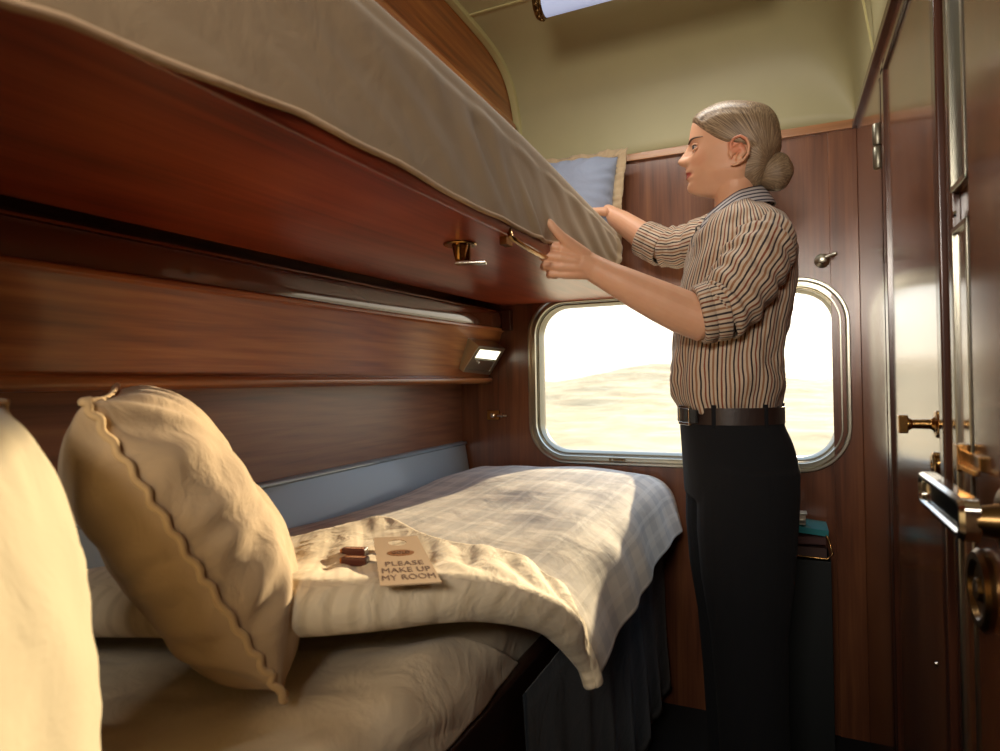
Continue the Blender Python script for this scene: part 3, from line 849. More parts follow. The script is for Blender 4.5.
# door sign
from mathutils.bvhtree import BVHTree
bpy.context.view_layer.update()
dg = bpy.context.evaluated_depsgraph_get()
tree = BVHTree.FromObject(dv, dg)
def on_duvet(u, v):
    d = (RW @ Vector((u - 500, -(v - 375.5), -F))).normalized(); h = tree.ray_cast(EYE, d)
    return h[0] if h[0] else at(u, v, Z=.8)
s0, s1, s2, s3 = on_duvet(374, 537), on_duvet(417, 538), on_duvet(440, 586), on_duvet(383, 584)
print('SIGN', s0, s1, s2, s3)
zf = (s0.z + s1.z) / 2; zn = (s2.z + s3.z) / 2
zmax = max(on_duvet(375 + 15 * i + k * 4, 540 + 11 * k).z - (zf + (zn - zf) * k / 4) for i in range(4) for k in range(5))
lift_ = max(zmax, 0) + .003
s0, s1, s2, s3 = at(374, 537, Z=zf + lift_), at(417, 538, Z=zf + lift_), at(440, 586, Z=zn + lift_), at(383, 584, Z=zn + lift_)
sc_ = (s0 + s1 + s2 + s3) / 4
up_ = ((s0 + s1) / 2 - (s3 + s2) / 2); hgt = up_.length; up_.normalize()
rt_ = ((s1 + s2) / 2 - (s0 + s3) / 2); wid = rt_.length
rt_ = (rt_ - up_ * rt_.dot(up_)).normalized(); nn = rt_.cross(up_)
if nn.z < 0: nn = -nn
MS = Matrix.Translation(sc_) @ Matrix((rt_, up_, nn)).transposed().to_4x4()
sign = thing('door_sign', 'grey-brown card door hanger reading PLEASE MAKE UP MY ROOM, lying on the duvet', 'sign', sc_)
bm = bmesh.new()
out_ = [(-wid/2, -hgt/2), (wid/2, -hgt/2), (wid/2, hgt/2), (-wid/2, hgt/2)]
no = 48; ov = []; hc = (0, hgt*.335); hr = (wid*.20, hgt*.082)
def rectpt(a):
    dx, dy = math.cos(a), math.sin(a); oy = hc[1]
    ts_ = []
    if dx: ts_.append(((wid/2 if dx > 0 else -wid/2)) / dx)
    if dy: ts_.append((((hgt/2 if dy > 0 else -hgt/2)) - oy) / dy)
    t = min(ts_); return (dx * t, oy + dy * t)
angs = sorted([2*PI*k/no for k in range(no)] + [math.atan2(q[1] - hc[1], q[0]) % (2*PI) for q in out_])
lay = {}
for zz in (0, .0014):
    lay[zz] = ([bm.verts.new(MS @ Vector((*rectpt(a), zz))) for a in angs], [bm.verts.new(MS @ Vector((hr[0]*math.cos(a), hc[1] + hr[1]*math.sin(a), zz))) for a in angs])
na = len(angs)
for k in range(na):
    k2 = (k+1) % na
    for zz in lay: bm.faces.new((lay[zz][0][k], lay[zz][0][k2], lay[zz][1][k2], lay[zz][1][k]))
    for w in (0, 1): bm.faces.new((lay[0][w][k], lay[0][w][k2], lay[.0014][w][k2], lay[.0014][w][k]))
fin(bm, 'card', CARD, sign)
def text(name, s, size, x, y, mat, parent, M, sx=1.0, z=.0016, fit=None):
    cu = bpy.data.curves.new(name, 'FONT'); cu.body = s; cu.size = size; cu.align_x = 'CENTER'; cu.align_y = 'CENTER'; cu.extrude = .0002; cu.space_character = 1.05
    cu.materials.append(mat); o = bpy.data.objects.new(name, cu); col.objects.link(o); o.parent = parent
    off = parent.location if parent.parent is None else parent.location + parent.parent.location
    o.parent = None; bpy.context.view_layer.update()
    me = bpy.data.meshes.new_from_object(o.evaluated_get(bpy.context.evaluated_depsgraph_get()))
    bpy.data.objects.remove(o); 
    xs_ = [v.co.x for v in me.vertices]; ys_ = [v.co.y for v in me.vertices]
    me.transform(Matrix.Translation((-(max(xs_) + min(xs_)) / 2, -(max(ys_) + min(ys_)) / 2, 0)))
    me.transform(M @ Matrix.Translation((x, y, z)) @ Matrix.Diagonal((fit[0] / (max(xs_) - min(xs_)), fit[1] / (max(ys_) - min(ys_)), 1, 1)))
    me.materials.clear(); return link(name, me, mat, parent, False)
lw = wid
for k, (s, fw_) in enumerate((('PLEASE', .70), ('MAKE UP', .86), ('MY ROOM', .90))):
    text('lettering', s, .02, 0, -hgt * (.145 + .122 * k), INK, sign, MS, fit=(wid * fw_, hgt * .082))
bm = bmesh.new(); c_ = MS @ Vector((0, hgt*.055, .0016)); 
r_ = [bm.verts.new(MS @ Vector((wid*.27*math.cos(2*PI*k/32), hgt*.075 + hgt*.068*math.sin(2*PI*k/32), .0018))) for k in range(32)]
r2 = [bm.verts.new(MS @ Vector((wid*.27*math.cos(2*PI*k/32), hgt*.075 + hgt*.068*math.sin(2*PI*k/32), .0012))) for k in range(32)]
bm.faces.new(r_); bm.faces.new(list(reversed(r2)))
for k in range(32): bm.faces.new((r_[k], r_[(k+1) % 32], r2[(k+1) % 32], r2[k]))
fin(bm, 'oval_logo', INKBRONZE, sign)
text('logo_lettering', 'GOLD', .02, 0, hgt*.075, INK, sign, MS, z=.0021, fit=(wid*.36, hgt*.055))
# two wrapped chocolates
chs = []
for (u, v, lab, nmz) in ((355, 556.5, 'upper of two small foil-wrapped chocolates on the duvet, further from the crease', 0), (355.5, 566, 'lower of two small foil-wrapped chocolates on the duvet, nearer to the crease', 1)):
    p = on_duvet(u, v) + Vector((0, 0, .0075))
    ct = thing('chocolate', lab, 'chocolate', (p.x, p.y, p.z - .008), 'chocolates on the duvet')
    M_ = Matrix.Translation(p) @ Matrix.Rotation(math.radians(14), 4, 'Z')
    bm = bmesh.new(); box(bm, (-.019, -.0085, -.006), (.019, .0085, .006), M_); fin(bm, 'wrapper', CHOC, ct, bevel=.002)
    bm = bmesh.new(); box(bm, (-.0215, -.0075, -.0055), (-.0185, .0075, .005), M_); fin(bm, 'foil_end', GOLD, ct, bevel=.001)
    bm = bmesh.new()
    for k in range(7): box(bm, (-.015 + .0044*k, -.004, .006), (-.0125 + .0044*k, .004, .0064), M_)
    fin(bm, 'gold_print', GOLD, ct)

# ================================================================== WALL FITTINGS
q0, q1, q2, q3 = at(478, 346, Y=D-.05), at(506, 348, Y=D-.05), at(491, 375, Y=D-.05), at(462, 373, Y=D-.05)
# the reading lamp sits on the slanted fascia near the end wall
fx = lambda z: -.992 + (z - 1.072) * (.057 / .157)
def fasc(u, v):
    # the lamp's own face leans out of the fascia: x = a + b z
    d = RW @ Vector((u - 500, -(v - 375.5), -F)); b_ = .72; a_ = -.935 - 1.13 * b_
    t = (a_ + b_ * EYE.z) / (d.x - b_ * d.z); return EYE + d * t
c_ = [fasc(479, 346), fasc(505.5, 349), fasc(490, 375), fasc(463, 372)]
print('LAMP', c_)
rl = thing('reading_lamp', 'square brushed metal reading lamp with a lit shutter on the slanted wall above the bed', 'lamp', sum(c_, Vector()) / 4)
n_ = (c_[1] - c_[0]).cross(c_[3] - c_[0]).normalized()
if n_.x < 0: n_ = -n_
def q4(cs, h0, h1, shrink=1.0, dn=0):
    m_ = sum(cs, Vector()) / 4
    return [m_ + (p - m_) * shrink + n_ * h0 for p in cs], [m_ + (p - m_) * shrink + n_ * h1 for p in cs]
bm = bmesh.new(); A_, B_ = q4(c_, -.05, .0); 
inner = [sum(B_, Vector())/4 + (p - sum(B_, Vector())/4) * .78 for p in B_]; deep = [p - n_ * .006 for p in inner]
va, vb, vi, vd = [[bm.verts.new(p) for p in q] for q in (A_, B_, inner, deep)]
for a, b_ in ((va, vb), (vb, vi), (vi, vd)):
    for k in range(4): bm.faces.new((a[k], a[(k+1) % 4], b_[(k+1) % 4], b_[k]))
bm.faces.new(va); bm.faces.new(vd); fin(bm, 'lamp_housing', STEEL, rl, bevel=.001)
m, nt, b = newmat('reading_light'); b.inputs['Emission Color'].default_value = (1, .95, .72, 1); b.inputs['Emission Strength'].default_value = 2.2; b.inputs['Base Color'].default_value = (1, 1, .9, 1)
def lerpq(t0, t1, cs, h):
    l0, l1 = cs[0].lerp(cs[3], t0), cs[0].lerp(cs[3], t1); r0, r1 = cs[1].lerp(cs[2], t0), cs[1].lerp(cs[2], t1)
    q = [l0, r0, r1, l1]; return [p + n_ * h for p in q], [p + n_ * (h + .003) for p in q]
bm = bmesh.new(); prism(bm, None, *lerpq(.05, .42, deep, .001)); fin(bm, 'light_slot', m, rl)
bm = bmesh.new(); prism(bm, None, *lerpq(.48, .95, deep, .002)); fin(bm, 'shutter', STEEL, rl, bevel=.0008)
bm = bmesh.new(); k_ = deep[0].lerp(deep[3], .62).lerp(deep[1].lerp(deep[2], .62), .25); cyl(bm, k_ + n_ * .004, n_, [(0, .004), (.006, .004), (.007, .002)], 12); fin(bm, 'switch', CHROME, rl, smooth='auto')

# wall catch on the end wall
p = at(498, 415, Y=D)
wc = thing('wall_catch', 'small chrome bolt catch on the end wall left of the window', 'catch', (p.x, D, p.z))
bm = bmesh.new(); box(bm, (p.x-.040, D-.010, p.z-.018), (p.x+.008, D, p.z+.018)); fin(bm, 'catch_plate', BRASS, wc, bevel=.002)
bm = bmesh.new(); cyl(bm, (p.x-.018, D-.010, p.z), (0, -1, 0), [(0, .009), (.003, .009), (.005, .005)], 16); fin(bm, 'catch_button', CHROME, wc, smooth='auto')
bm = bmesh.new(); cyl(bm, (p.x+.004, D-.014, p.z-.001), (1, 0, 0), [(0, .005), (.016, .005), (.016, .009), (.022, .009), (.022, .005), (.038, .0045)], 16); fin(bm, 'bolt', CHROME, wc, smooth='auto')
# coat hook right of the woman
p = at(822, 261, Y=D)
hk = thing('coat_hook', 'small brushed metal robe hook on the end wall above the window', 'hook', (p.x, D, p.z))
bm = bmesh.new(); cyl(bm, (p.x, D, p.z), (0, -1, 0), [(0, .020), (.004, .021), (.007, .017), (.012, .010), (.030, .007), (.036, .012), (.041, .012), (.043, .006)], 24); fin(bm, 'hook_rose', STEEL, hk, smooth='auto')
bm = bmesh.new(); tube(bm, [(p.x, D-.036, p.z), (p.x+.016, D-.040, p.z+.006), (p.x+.032, D-.046, p.z+.010)], [.006, .005, .006], 12); fin(bm, 'hook_arm', STEEL, hk, smooth=True)

# magazine rack under the window, dark, with a brass rail
rk = thing('magazine_rack', 'narrow dark magazine bin with a thin brass rail under the window', 'magazine rack', (.05, 2.0, 0))
rx0, rx1 = -.015, .105
bm = bmesh.new(); box(bm, (rx0, 1.93, .0), (rx1, 2.085, .55)); bmesh.ops.delete(bm, geom=[f for f in bm.faces if f.calc_center_median().z > .5], context='FACES')
o = fin(bm, 'bin_body', GREENGREY, rk); md = o.modifiers.new('t', 'SOLIDIFY'); md.thickness = .004; md.offset = -1
md = o.modifiers.new('b', 'BEVEL'); md.width = .004; md.segments = 2
bm = bmesh.new()
zr = .560
loop = [(rx0, 1.93, zr), (rx1-.01, 1.925, zr-.002), (rx1+.004, 1.93, zr+.012), (rx1-.004, 1.935, zr+.045), (rx1-.012, 1.95, zr+.06)]
tube(bm, [(rx0, 1.928, zr-.035), (rx0-.004, 1.928, zr-.01), (rx0, 1.928, zr)] + loop[1:], .0025, 8)
tube(bm, [(rx0, 1.928, zr), (rx0+.002, 1.93, zr+.03), (rx0-.006, 1.932, zr+.052)], .0028, 8)
fin(bm, 'brass_rail', BRASS, rk, smooth=True)
def book(name, lab, lo, hi, rot, mat, cat='book'):
    c = Vector(((lo[0]+hi[0])/2, (lo[1]+hi[1])/2, lo[2])); t = thing(name, lab, cat, c, 'reading matter in the bin')
    M_ = Matrix.Translation(c) @ Matrix.Rotation(rot, 4, 'Y') @ Matrix.Translation(-c); th = .003
    bm = bmesh.new(); box(bm, lo, (hi[0], hi[1], lo[2]+th), M_); box(bm, (lo[0], lo[1], hi[2]-th), hi, M_); box(bm, (lo[0], lo[1], lo[2]), (hi[0], lo[1]+th, hi[2]), M_)
    fin(bm, 'cover', mat, t, bevel=.001)
    bm = bmesh.new(); box(bm, (lo[0]+.003, lo[1]+.003, lo[2]+th), (hi[0]-.003, hi[1]-.004, hi[2]-th), M_); fin(bm, 'pages', PAPER, t)
book('book', 'brown book lowest in the bin, behind the brass rail', (.004, 1.94, .552), (.095, 2.06, .585), 0, BROWNC)
book('book', 'reddish brown book in the middle of the pile in the bin', (.0, 1.94, .589), (.095, 2.06, .612), math.radians(-3), plain('maroon_cover', '#4a2a26', .5))
book('book', 'teal booklet on top of the pile in the bin', (.015, 1.945, .617), (.10, 2.07, .634), math.radians(5), TEAL)
tp = thing('tissue_pack', 'small silver and white packet lying on the books behind the woman', 'packet', (.034, 1.97, .64))
bm = bmesh.new(); box(bm, (.022, 1.95, .640), (.045, 2.0, .668)); fin(bm, 'packet_body', PAPER, tp, bevel=.003)
bm = bmesh.new(); box(bm, (.020, 1.948, .668), (.049, 1.99, .673), Matrix.Translation((0, 0, 0))); box(bm, (.022, 1.946, .646), (.045, 1.95, .656)); fin(bm, 'foil_band', STEEL, tp, bevel=.001)

# ================================================================== THE WOMAN
YP = 1.63
woman = thing('person', 'woman in a striped shirt and dark trousers, blonde hair in a bun, making the bunk', 'person', (-.10, YP, 0))
def HP(u, v, lat): # head point; lat in px towards the camera
    p = at(u, v + 4.0 * sm(136, 100, v), Y=YP); return Vector((p.x, YP - lat * .00238, p.z))
# v, front u, back u, half width, nose, lip, centre shift
HT = [(98.5, 739, 741, 1), (100, 726, 755, 9), (104, 713, 767, 17), (112, 701.5, 774, 25), (122, 694.5, 777, 29.5), (132, 691.8, 777, 31.5), (141, 690.8, 776, 31.2),
      (148, 691.5, 772, 31), (156, 691.5, 766, 30.5), (163, 691, 760, 29), (170, 690.5, 755, 27), (177, 690.2, 752, 25), (184, 690, 750, 20.5), (189, 690.2, 749, 16.5), (193, 693, 748, 13), (196.5, 703, 747, 10), (198, 716, 744, 7)]
NOSE = [(138, 0), (143, .9), (148, 2.8), (153, 6.2), (158, 9.6), (161, 11.8), (163.3, 12.2), (165.2, 10.4), (167, 5.8), (169, 3.0), (171, 1.2), (174, 0)]
LIPS = [(168.5, 1.2), (171, 3.2), (173, 4.6), (175, 4.2), (176.6, 2.6), (178.4, 4.0), (180.2, 3.9), (182.5, 1.6), (184.5, 1.2), (188, 2.8), (191, 3.2), (193.5, 3.4), (196, 2), (198, 0)]
def g(x, s): return math.exp(-(x / s) ** 2)
def headp(v, a, off=0.0):
    """a: 0 = face centre, PI = back; lateral sign = towards the camera for a>0"""
    f, bk, w = crom(HT, v)
    c = 735 - max(0, (v - 185)) * .2
    ca, sa = math.cos(a), math.sin(a)
    e = 2.35
    r = (abs(ca) ** e + abs(sa) ** e) ** (-1 / e)
    fx_, lx = ca * r, sa * r
    lat = lx * w
    ext = (c - f) if ca > 0 else (bk - c)
    fwd = fx_ * ext
    if ca > 0:
        t = sm(.2, 1, ca)
        fwd += lerp_tab(NOSE, v)[0] * (g(lat, 5.2) if v < 160 else g(lat, 6.6)) 
        fwd += crom(LIPS, v)[0] * g(lat, 9.5 if v < 185 else 12) 
        fwd -= 4.6 * g((abs(lat) - 13) , 6.5) * g(v - 152, 5.5)                  # eye sockets
        fwd += 1.6 * g((abs(lat) - 13), 8) * g(v - 145, 3.4)                        # brow
        fwd += 1.8 * g((abs(lat) - 17), 8) * g(v - 163, 7)                          # cheekbone
        fwd += 1.5 * g((abs(lat) - 5.2), 2.2) * g(v - 164.5, 2.2)                   # nostril wings
        fwd -= 1.5 * g((abs(lat) - 11.0), 3) * g(v - 176.5, 3.2)
    u = c - fwd
    if off:
        k = math.hypot(fwd, lat) or 1
        u -= fwd / k * off; lat += lat / k * off
    return u, v, lat
bmB = bmesh.new()
rows = []
vs_ = [98.5, 99, 100, 101.5, 103.5, 106] + [108.5 + 2.2 * k for k in range(11)] + [132.5 + 1.0 * k for k in range(63)] + [195.5, 196.5, 197.4, 198]
NA = 120
for v in vs_:
    rows.append([HP(*headp(v, (2 * PI * k / NA - PI) )) for k in range(NA)])
vv = grid(bmB, rows, close=True); bmB.faces.new(vv[0]); bmB.faces.new(list(reversed(vv[-1])))
# neck
def pa(u, v, Y): return at(u, v, Y=Y)
nk = [(737, 166, .046), (736, 180, .0475), (735, 192, .047), (735.5, 203, .050), (738, 214, .060), (742, 226, .080)]
tube(bmB, [pa(u, v, YP) for u, v, r in nk], [r for *_, r in nk], 32)
# ear (both sides)
for sd in (1, -1):
    def EP(u, v, l): return HP(u + 1.5, v + 8.5, sd * l)
    ring_ = [(731.5, 151, 30.5), (731.5, 145, 32), (735, 141, 34), (741, 139.5, 36), (747, 143, 37), (749.5, 149, 36.5), (748.5, 156, 35), (744, 161.5, 33), (737, 165, 31), (732.5, 165.5, 30)]
    tube(bmB, [EP(*q) for q in ring_], [.0035, .0034, .0034, .0036, .0038, .0038, .0036, .0036, .0042, .0034], 12)
    tube(bmB, [EP(735, 152, 30), EP(741, 149, 31.5), EP(744, 153, 31), EP(739, 160, 30)], [.009, .011, .009, .007], 12)
    tube(bmB, [EP(741, 145.5, 33), EP(745, 150, 33.5), EP(742, 157, 32)], [.0026, .0026, .0026], 8)
    tube(bmB, [EP(731, 154, 30.5), EP(732, 158, 30.5)], [.004, .0035], 8)
# left arm (near)
def armpts(L_): return [pa(u, v, Y) for u, v, Y, r in L_], [r for *_, r in L_]
LA = [(758, 252, 1.49, .040), (746, 270, 1.465, .042), (728, 298, 1.44, .044), (712, 316, 1.43, .046), (700, 319, 1.415, .048), (684, 312.5, 1.405, .0475), (662, 302.5, 1.385, .0445), (640, 292, 1.365, .040), (620, 282, 1.345, .035), (604, 274, 1.33, .0305), (592, 267.5, 1.318, .0285), (580, 262, 1.305, .030)]
p_, r_ = armpts(LA); tube(bmB, p_, r_, 26, ell=(1, 1))
# left hand
tube(bmB, [pa(597, 270, 1.322), pa(585, 264, 1.308)], [.026, .026], 16)
MCP = [(562, 248, 1.268), (560, 257, 1.266), (560.5, 266, 1.272), (564, 274, 1.282)]
W_ = [(588, 257.5, 1.305), (588, 263, 1.302), (588, 268, 1.304), (588, 273, 1.31)]
for w0, m0, rr in zip(W_, MCP, (.0135, .0135, .013, .012)):
    tube(bmB, [pa(*w0), (pa(*w0) + pa(*m0)) / 2 + Vector((0, -.003, 0)), pa(*m0)], [.0145, .0135, rr * .9], 14)
# palm filler
for k in range(3):
    a0, a1 = W_[k], MCP[k]; b0, b1 = W_[k+1], MCP[k+1]
    tube(bmB, [(pa(*a0) + pa(*b0)) / 2 + Vector((0, .006, 0)), (pa(*a1) + pa(*b1)) / 2 + Vector((.006, .007, 0))], [.014, .010], 12)
FI = [[(562, 248, 1.268), (547, 245, 1.260), (541, 243, 1.266), (535.5, 241, 1.276)],
      [(560, 257, 1.266), (545, 255, 1.257), (543, 256.5, 1.280), (549, 258.5, 1.296)],
      [(560.5, 266, 1.272), (545.5, 265, 1.262), (544, 266.5, 1.285), (550.5, 268.5, 1.302)],
      [(564, 274, 1.282), (551, 273.5, 1.272), (549.5, 275, 1.292), (556, 276, 1.306)]]
for fi, rr in zip(FI, (.0100, .0104, .0100, .0090)):
    P4 = [pa(*q) for q in fi]
    pts_ = []
    for a, b_ in zip(P4, P4[1:]): pts_ += [a, a.lerp(b_, .5)]
    pts_.append(P4[-1]); tube(bmB, pts_, [rr*1.08, rr*.96, rr*1.06, rr*.92, rr*.98, rr*.88, rr*.8], 12)
tube(bmB, [pa(585, 256, 1.300), pa(572, 246, 1.275), pa(561.5, 236.5, 1.250), pa(554, 228.5, 1.238), pa(549.5, 222.5, 1.232)], [.0165, .0145, .0105, .0094, .0080], 14)
tube(bmB, [pa(580, 255, 1.292), pa(564, 247, 1.268)], [.013, .010], 12)
# right arm (far)
RA = [(735, 238, 1.80, .036), (706, 243, 1.845, .038), (682, 247, 1.88, .038), (664, 247.5, 1.90, .040), (648, 240, 1.915, .042), (634, 230, 1.92, .038), (622, 221.5, 1.925, .033), (613, 216.5, 1.925, .029), (606, 213, 1.925, .028)]
p_, r_ = armpts(RA); tube(bmB, p_, r_, 24)
# right hand resting on the bedding
wr_ = pa(608, 214, 1.925)
for k in range(4):
    o0 = wr_ + Vector((-.01, -.027 + .018 * k, 0)); o1 = wr_ + Vector((-.075, -.034 + .0215 * k, .004))
    tube(bmB, [o0, o1], [.014, .0105], 12)
    tube(bmB, [o1, o1 + Vector((-.038, -.002, .004)), o1 + Vector((-.060, -.002, -.008)), o1 + Vector((-.074, 0, -.022))], [.0095, .0088, .0082, .007], 12)
tube(bmB, [wr_ + Vector((-.005, -.03, 0)), wr_ + Vector((-.035, -.052, .0)), wr_ + Vector((-.066, -.062, -.008)), wr_ + Vector((-.088, -.060, -.016))], [.015, .0115, .010, .0085], 12)
# trunk and legs under the clothes keep the figure one body
tube(bmB, [pa(742, 232, 1.64), pa(740, 262, 1.64), pa(733, 340, 1.64), pa(732, 410, 1.64), pa(738, 460, 1.64)], [.085, .095, .078, .082, .09], 28)
tube(bmB, [pa(757, 250, 1.52), pa(745, 246, 1.64), pa(728, 244, 1.79)], [.04, .05, .04], 16)
hipx, hipz = -.115, .86
for sy in (-1, 1):
    yk = YP + sy * .085
    ld_ = Vector((math.sin(math.radians(18)), -math.cos(math.radians(18)), 0)) * (-sy) * .072
    lg_ = [at(u, v, Y=YP) + ld_ for u, v in ((740, 462), (739, 490), (738, 525), (738.5, 570), (740, 620), (743, 680), (746, 740))]
    tube(bmB, lg_ + [Vector((lg_[-1].x, lg_[-1].y, .07))], [.07, .07, .066, .058, .05, .045, .038, .034], 18)
bmesh.ops.recalc_face_normals(bmB, faces=bmB.faces)
hc_ = at(741, 153, Y=YP)
m, nt, b = newmat('skin')
tc = N(nt, 'ShaderNodeTexCoord')
def blob(centre, rad):
    mp = N(nt, 'ShaderNodeMapping'); mp.vector_type = 'TEXTURE'
    mp.inputs['Location'].default_value = Vector(centre) - woman.location; mp.inputs['Scale'].default_value = rad
    L(nt, tc.outputs['Object'], mp.inputs['Vector']); ln = N(nt, 'ShaderNodeVectorMath', operation='LENGTH'); L(nt, mp.outputs[0], ln.inputs[0])
    r = ramp(nt, [(.72, (1, 1, 1, 1)), (1.0, (0, 0, 0, 1))]); L(nt, ln.outputs['Value'], r.inputs[0]); return r.outputs[0]
nn_ = noisetex(nt, tc.outputs['Object'], 30, 4)
c = mixc(nt, nn_.outputs['Fac'], rgb('#cf9a7a'), rgb('#dcab8a'))
lp_ = HP(685.5, 176.6, 0)
c = mixc(nt, math_(nt, 'MULTIPLY', blob(HP(700, 164, 20), (.03, .03, .022)), .14), c, rgb('#cf7a5c'))
c = mixc(nt, math_(nt, 'MULTIPLY', blob(HP(740, 152, 34), (.03, .02, .035)), .45), c, rgb('#d0694e'))
c = mixc(nt, math_(nt, 'MULTIPLY', blob(HP(688.5, 177.2, 0), (.024, .034, .0100)), .9), c, rgb('#9c3830'))
L(nt, c, b.inputs['Base Color']); b.inputs['Roughness'].default_value = .48
b.inputs['Subsurface Weight'].default_value = .12; b.inputs['Subsurface Radius'].default_value = (.012, .005, .003); b.inputs['Subsurface Scale'].default_value = 1
fine = noisetex(nt, tc.outputs['Object'], 420, 3); bump(nt, b, fine.outputs['Fac'], .06, .001)
SKIN = m
body = fin(bmB, 'body', SKIN, woman, smooth=True, recalc=False)
md = body.modifiers.new('fuse', 'REMESH'); md.mode = 'VOXEL'; md.voxel_size = .0021; md.use_smooth_shade = True
md = body.modifiers.new('soft', 'SMOOTH'); md.factor = .5; md.iterations = 3

# eyes, brows, lashes
EYEW = plain('eye_white', '#a89c94', .3); IRIS = plain('iris', '#3b4a52', .15); BROW = plain('brow_hair', '#5b4330', .7); LASH = plain('lash', '#1d1512', .6)
for sd in (1, -1):
    ec = HP(699.3, 152.6, sd * 15)
    bm = bmesh.new(); bmesh.ops.create_uvsphere(bm, u_segments=24, v_segments=16, radius=.0112, matrix=Matrix.Translation(ec)); ey = fin(bm, 'eye', EYEW, woman, smooth=True)
    bm = bmesh.new(); d_ = Vector((-1, -sd * .34, -.05)).normalized(); cyl(bm, ec + d_ * .0094, d_, [(0, .0056), (.0012, .0054), (.0022, .003)], 20); fin(bm, 'iris', IRIS, ey, smooth=True)
    bm = bmesh.new(); cyl(bm, ec + d_ * .0108, d_, [(0, .0028), (.0012, .0022), (.0014, .001)], 14); fin(bm, 'pupil', LASH, ey, smooth=True)
    bm = bmesh.new()
    def arcp(up, k):
        aw = math.radians(-62 + 124 * k / 10); a = aw + math.radians(34); el = math.radians(up) * math.cos(aw)
        d2_ = Vector((-math.cos(el) * math.cos(a), -sd * math.cos(el) * math.sin(a), math.sin(el))); return ec + d2_ * .0120
    tube(bm, [arcp(25, k) for k in range(11)], [.0008] + [.0016] * 9 + [.0010], 8); tube(bm, [arcp(-20, k) for k in range(11)], .0007, 8)
    fin(bm, 'eyelashes', LASH, woman, smooth=True)
    bm = bmesh.new()
    for s_, rr_ in ((26, .0030), (-24, .0026)): tube(bm, [ec + (arcp(s_ + (12 if s_ > 0 else -9), k) - ec) * .97 for k in range(11)], rr_, 8)
    fin(bm, 'eyelid', SKIN, woman, smooth=True)
    bm = bmesh.new()
    br = []
    for k in range(9):
        t = k / 8; lat = 5.5 + 20 * t; v = 146.0 - 2.6 * math.sin(t * 2.2) + 1.2 * t
        a = 0.0; best = None
        for q in range(0, 200):
            aa = q / 200 * PI * .5; pp = headp(v, aa)
            if abs(pp[2]) >= lat: best = pp; break
        br.append(HP(best[0] - .35, v, sd * lat))
    tube(bm, br, [.0018, .0024, .0026, .0026, .0023, .0020, .0017, .0013, .0008], 8); fin(bm, 'eyebrow', BROW, woman, smooth=True)

# hair: smooth cap drawn back into a low bun
hl = [(96, 680), (122, 690), (126, 692), (132, 696), (138, 702), (144, 710), (149, 718), (153, 727), (153.4, 733), (153.6, 744), (153.9, 753), (160, 752), (170, 752.5), (180, 755), (188, 758), (200, 762)]
HT2 = [(90, 0)]
HAIR = hair_mat('blonde_hair', Vector(at(770, 168, Y=YP)) - woman.location)
HBK = [(98, 742), (100, 760), (104, 768.5), (112, 775), (122, 778.6), (132, 780.2), (141, 781), (148, 780.5), (156, 777), (165, 772), (175, 767), (185, 762), (194, 758)]
HFR = [(98, 738), (99.2, 729), (104, 715), (112, 702), (118, 695.5), (124, 691.2), (130, 690), (198, 688)]
bm = bmesh.new(); rows = []
hv = [97.6, 98, 98.8, 100, 102, 104.5] + [107 + 1.5 * k for k in range(59)]
NB = 160
for v in hv:
    row = []
    for k in range(NB):
        a = 2 * PI * k / NB - PI
        u, v_, lat = headp(max(v, 98.6), a)
        ca = math.cos(a)
        c0 = 735
        # replace the skull back with the fuller hair back
        bk = crom(HBK, v)[0]; skb = crom(HT, max(98.6, v))[1]
        if ca < 0: u = c0 + (u - c0) * (bk - c0) / max(2, (skb - c0))
        else:
            fr = crom(HFR, v)[0]; skf = crom(HT, max(98.6, v))[0]; kf = (c0 - fr) / max(2, (c0 - skf)); kf = 1 + (kf - 1) * sm(134, 118, v)
            u = c0 - (c0 - u) * kf
        hu = crom(hl, v)[0] if v < 122 or v > 144 else lerp_tab(hl, v)[0]
        # distance from the hairline
        if v <= 153.5: dd = u - (hu)
        else: dd = u - (753 if v < 170 else crom(hl, v)[0])
        # temple: the line also runs back for lower rows
        lift = -3.5 + 6.3 * sm(-4, 9, dd)
        lift += .25 * math.sin(lat * 1.1 + v * .35) * sm(0, 12, dd)
        kx, ky = (u - c0), lat; kk = math.hypot(kx, ky) or 1
        u += kx / kk * lift * ((.3 + .7 * sm(112, 150, v) * sm(-.6, .2, ca)) if lift > 0 else 1); lat += ky / kk * lift
        row.append(HP(u, v, lat))
    rows.append(row)
vv = grid(bm, rows, close=True); bm.faces.new(vv[0]); bm.faces.new(list(reversed(vv[-1])))
hair = fin(bm, 'hair', HAIR, woman, smooth=True); md = hair.modifiers.new('soft', 'SMOOTH'); md.factor = .5; md.iterations = 10
bm = bmesh.new()
bc = Vector(HP(775, 172, 0)); rows = []
for i in range(33):
    th_ = PI * i / 32; row = []
    for k in range(64):
        ph = 2 * PI * k / 64
        twist = 1 + .018 * math.sin(ph * 5 + th_ * 5) * math.sin(th_)
        r = .0445 * twist
        lx_, lz_ = math.sin(th_) * math.cos(ph), math.sin(th_) * math.sin(ph)
        dimp = 1
        row.append(bc + Vector((lx_ * r * .90, math.cos(th_) * .040 * dimp, lz_ * r * 1.02)))
    rows.append(row)
vv = grid(bm, rows, close=True); bm.faces.new(vv[0]); bm.faces.new(list(reversed(vv[-1])))
HAIRB = hair_mat('bun_hair', Vector(at(757, 181, Y=YP)) - woman.location)
fin(bm, 'bun', HAIRB, hair, smooth=True)

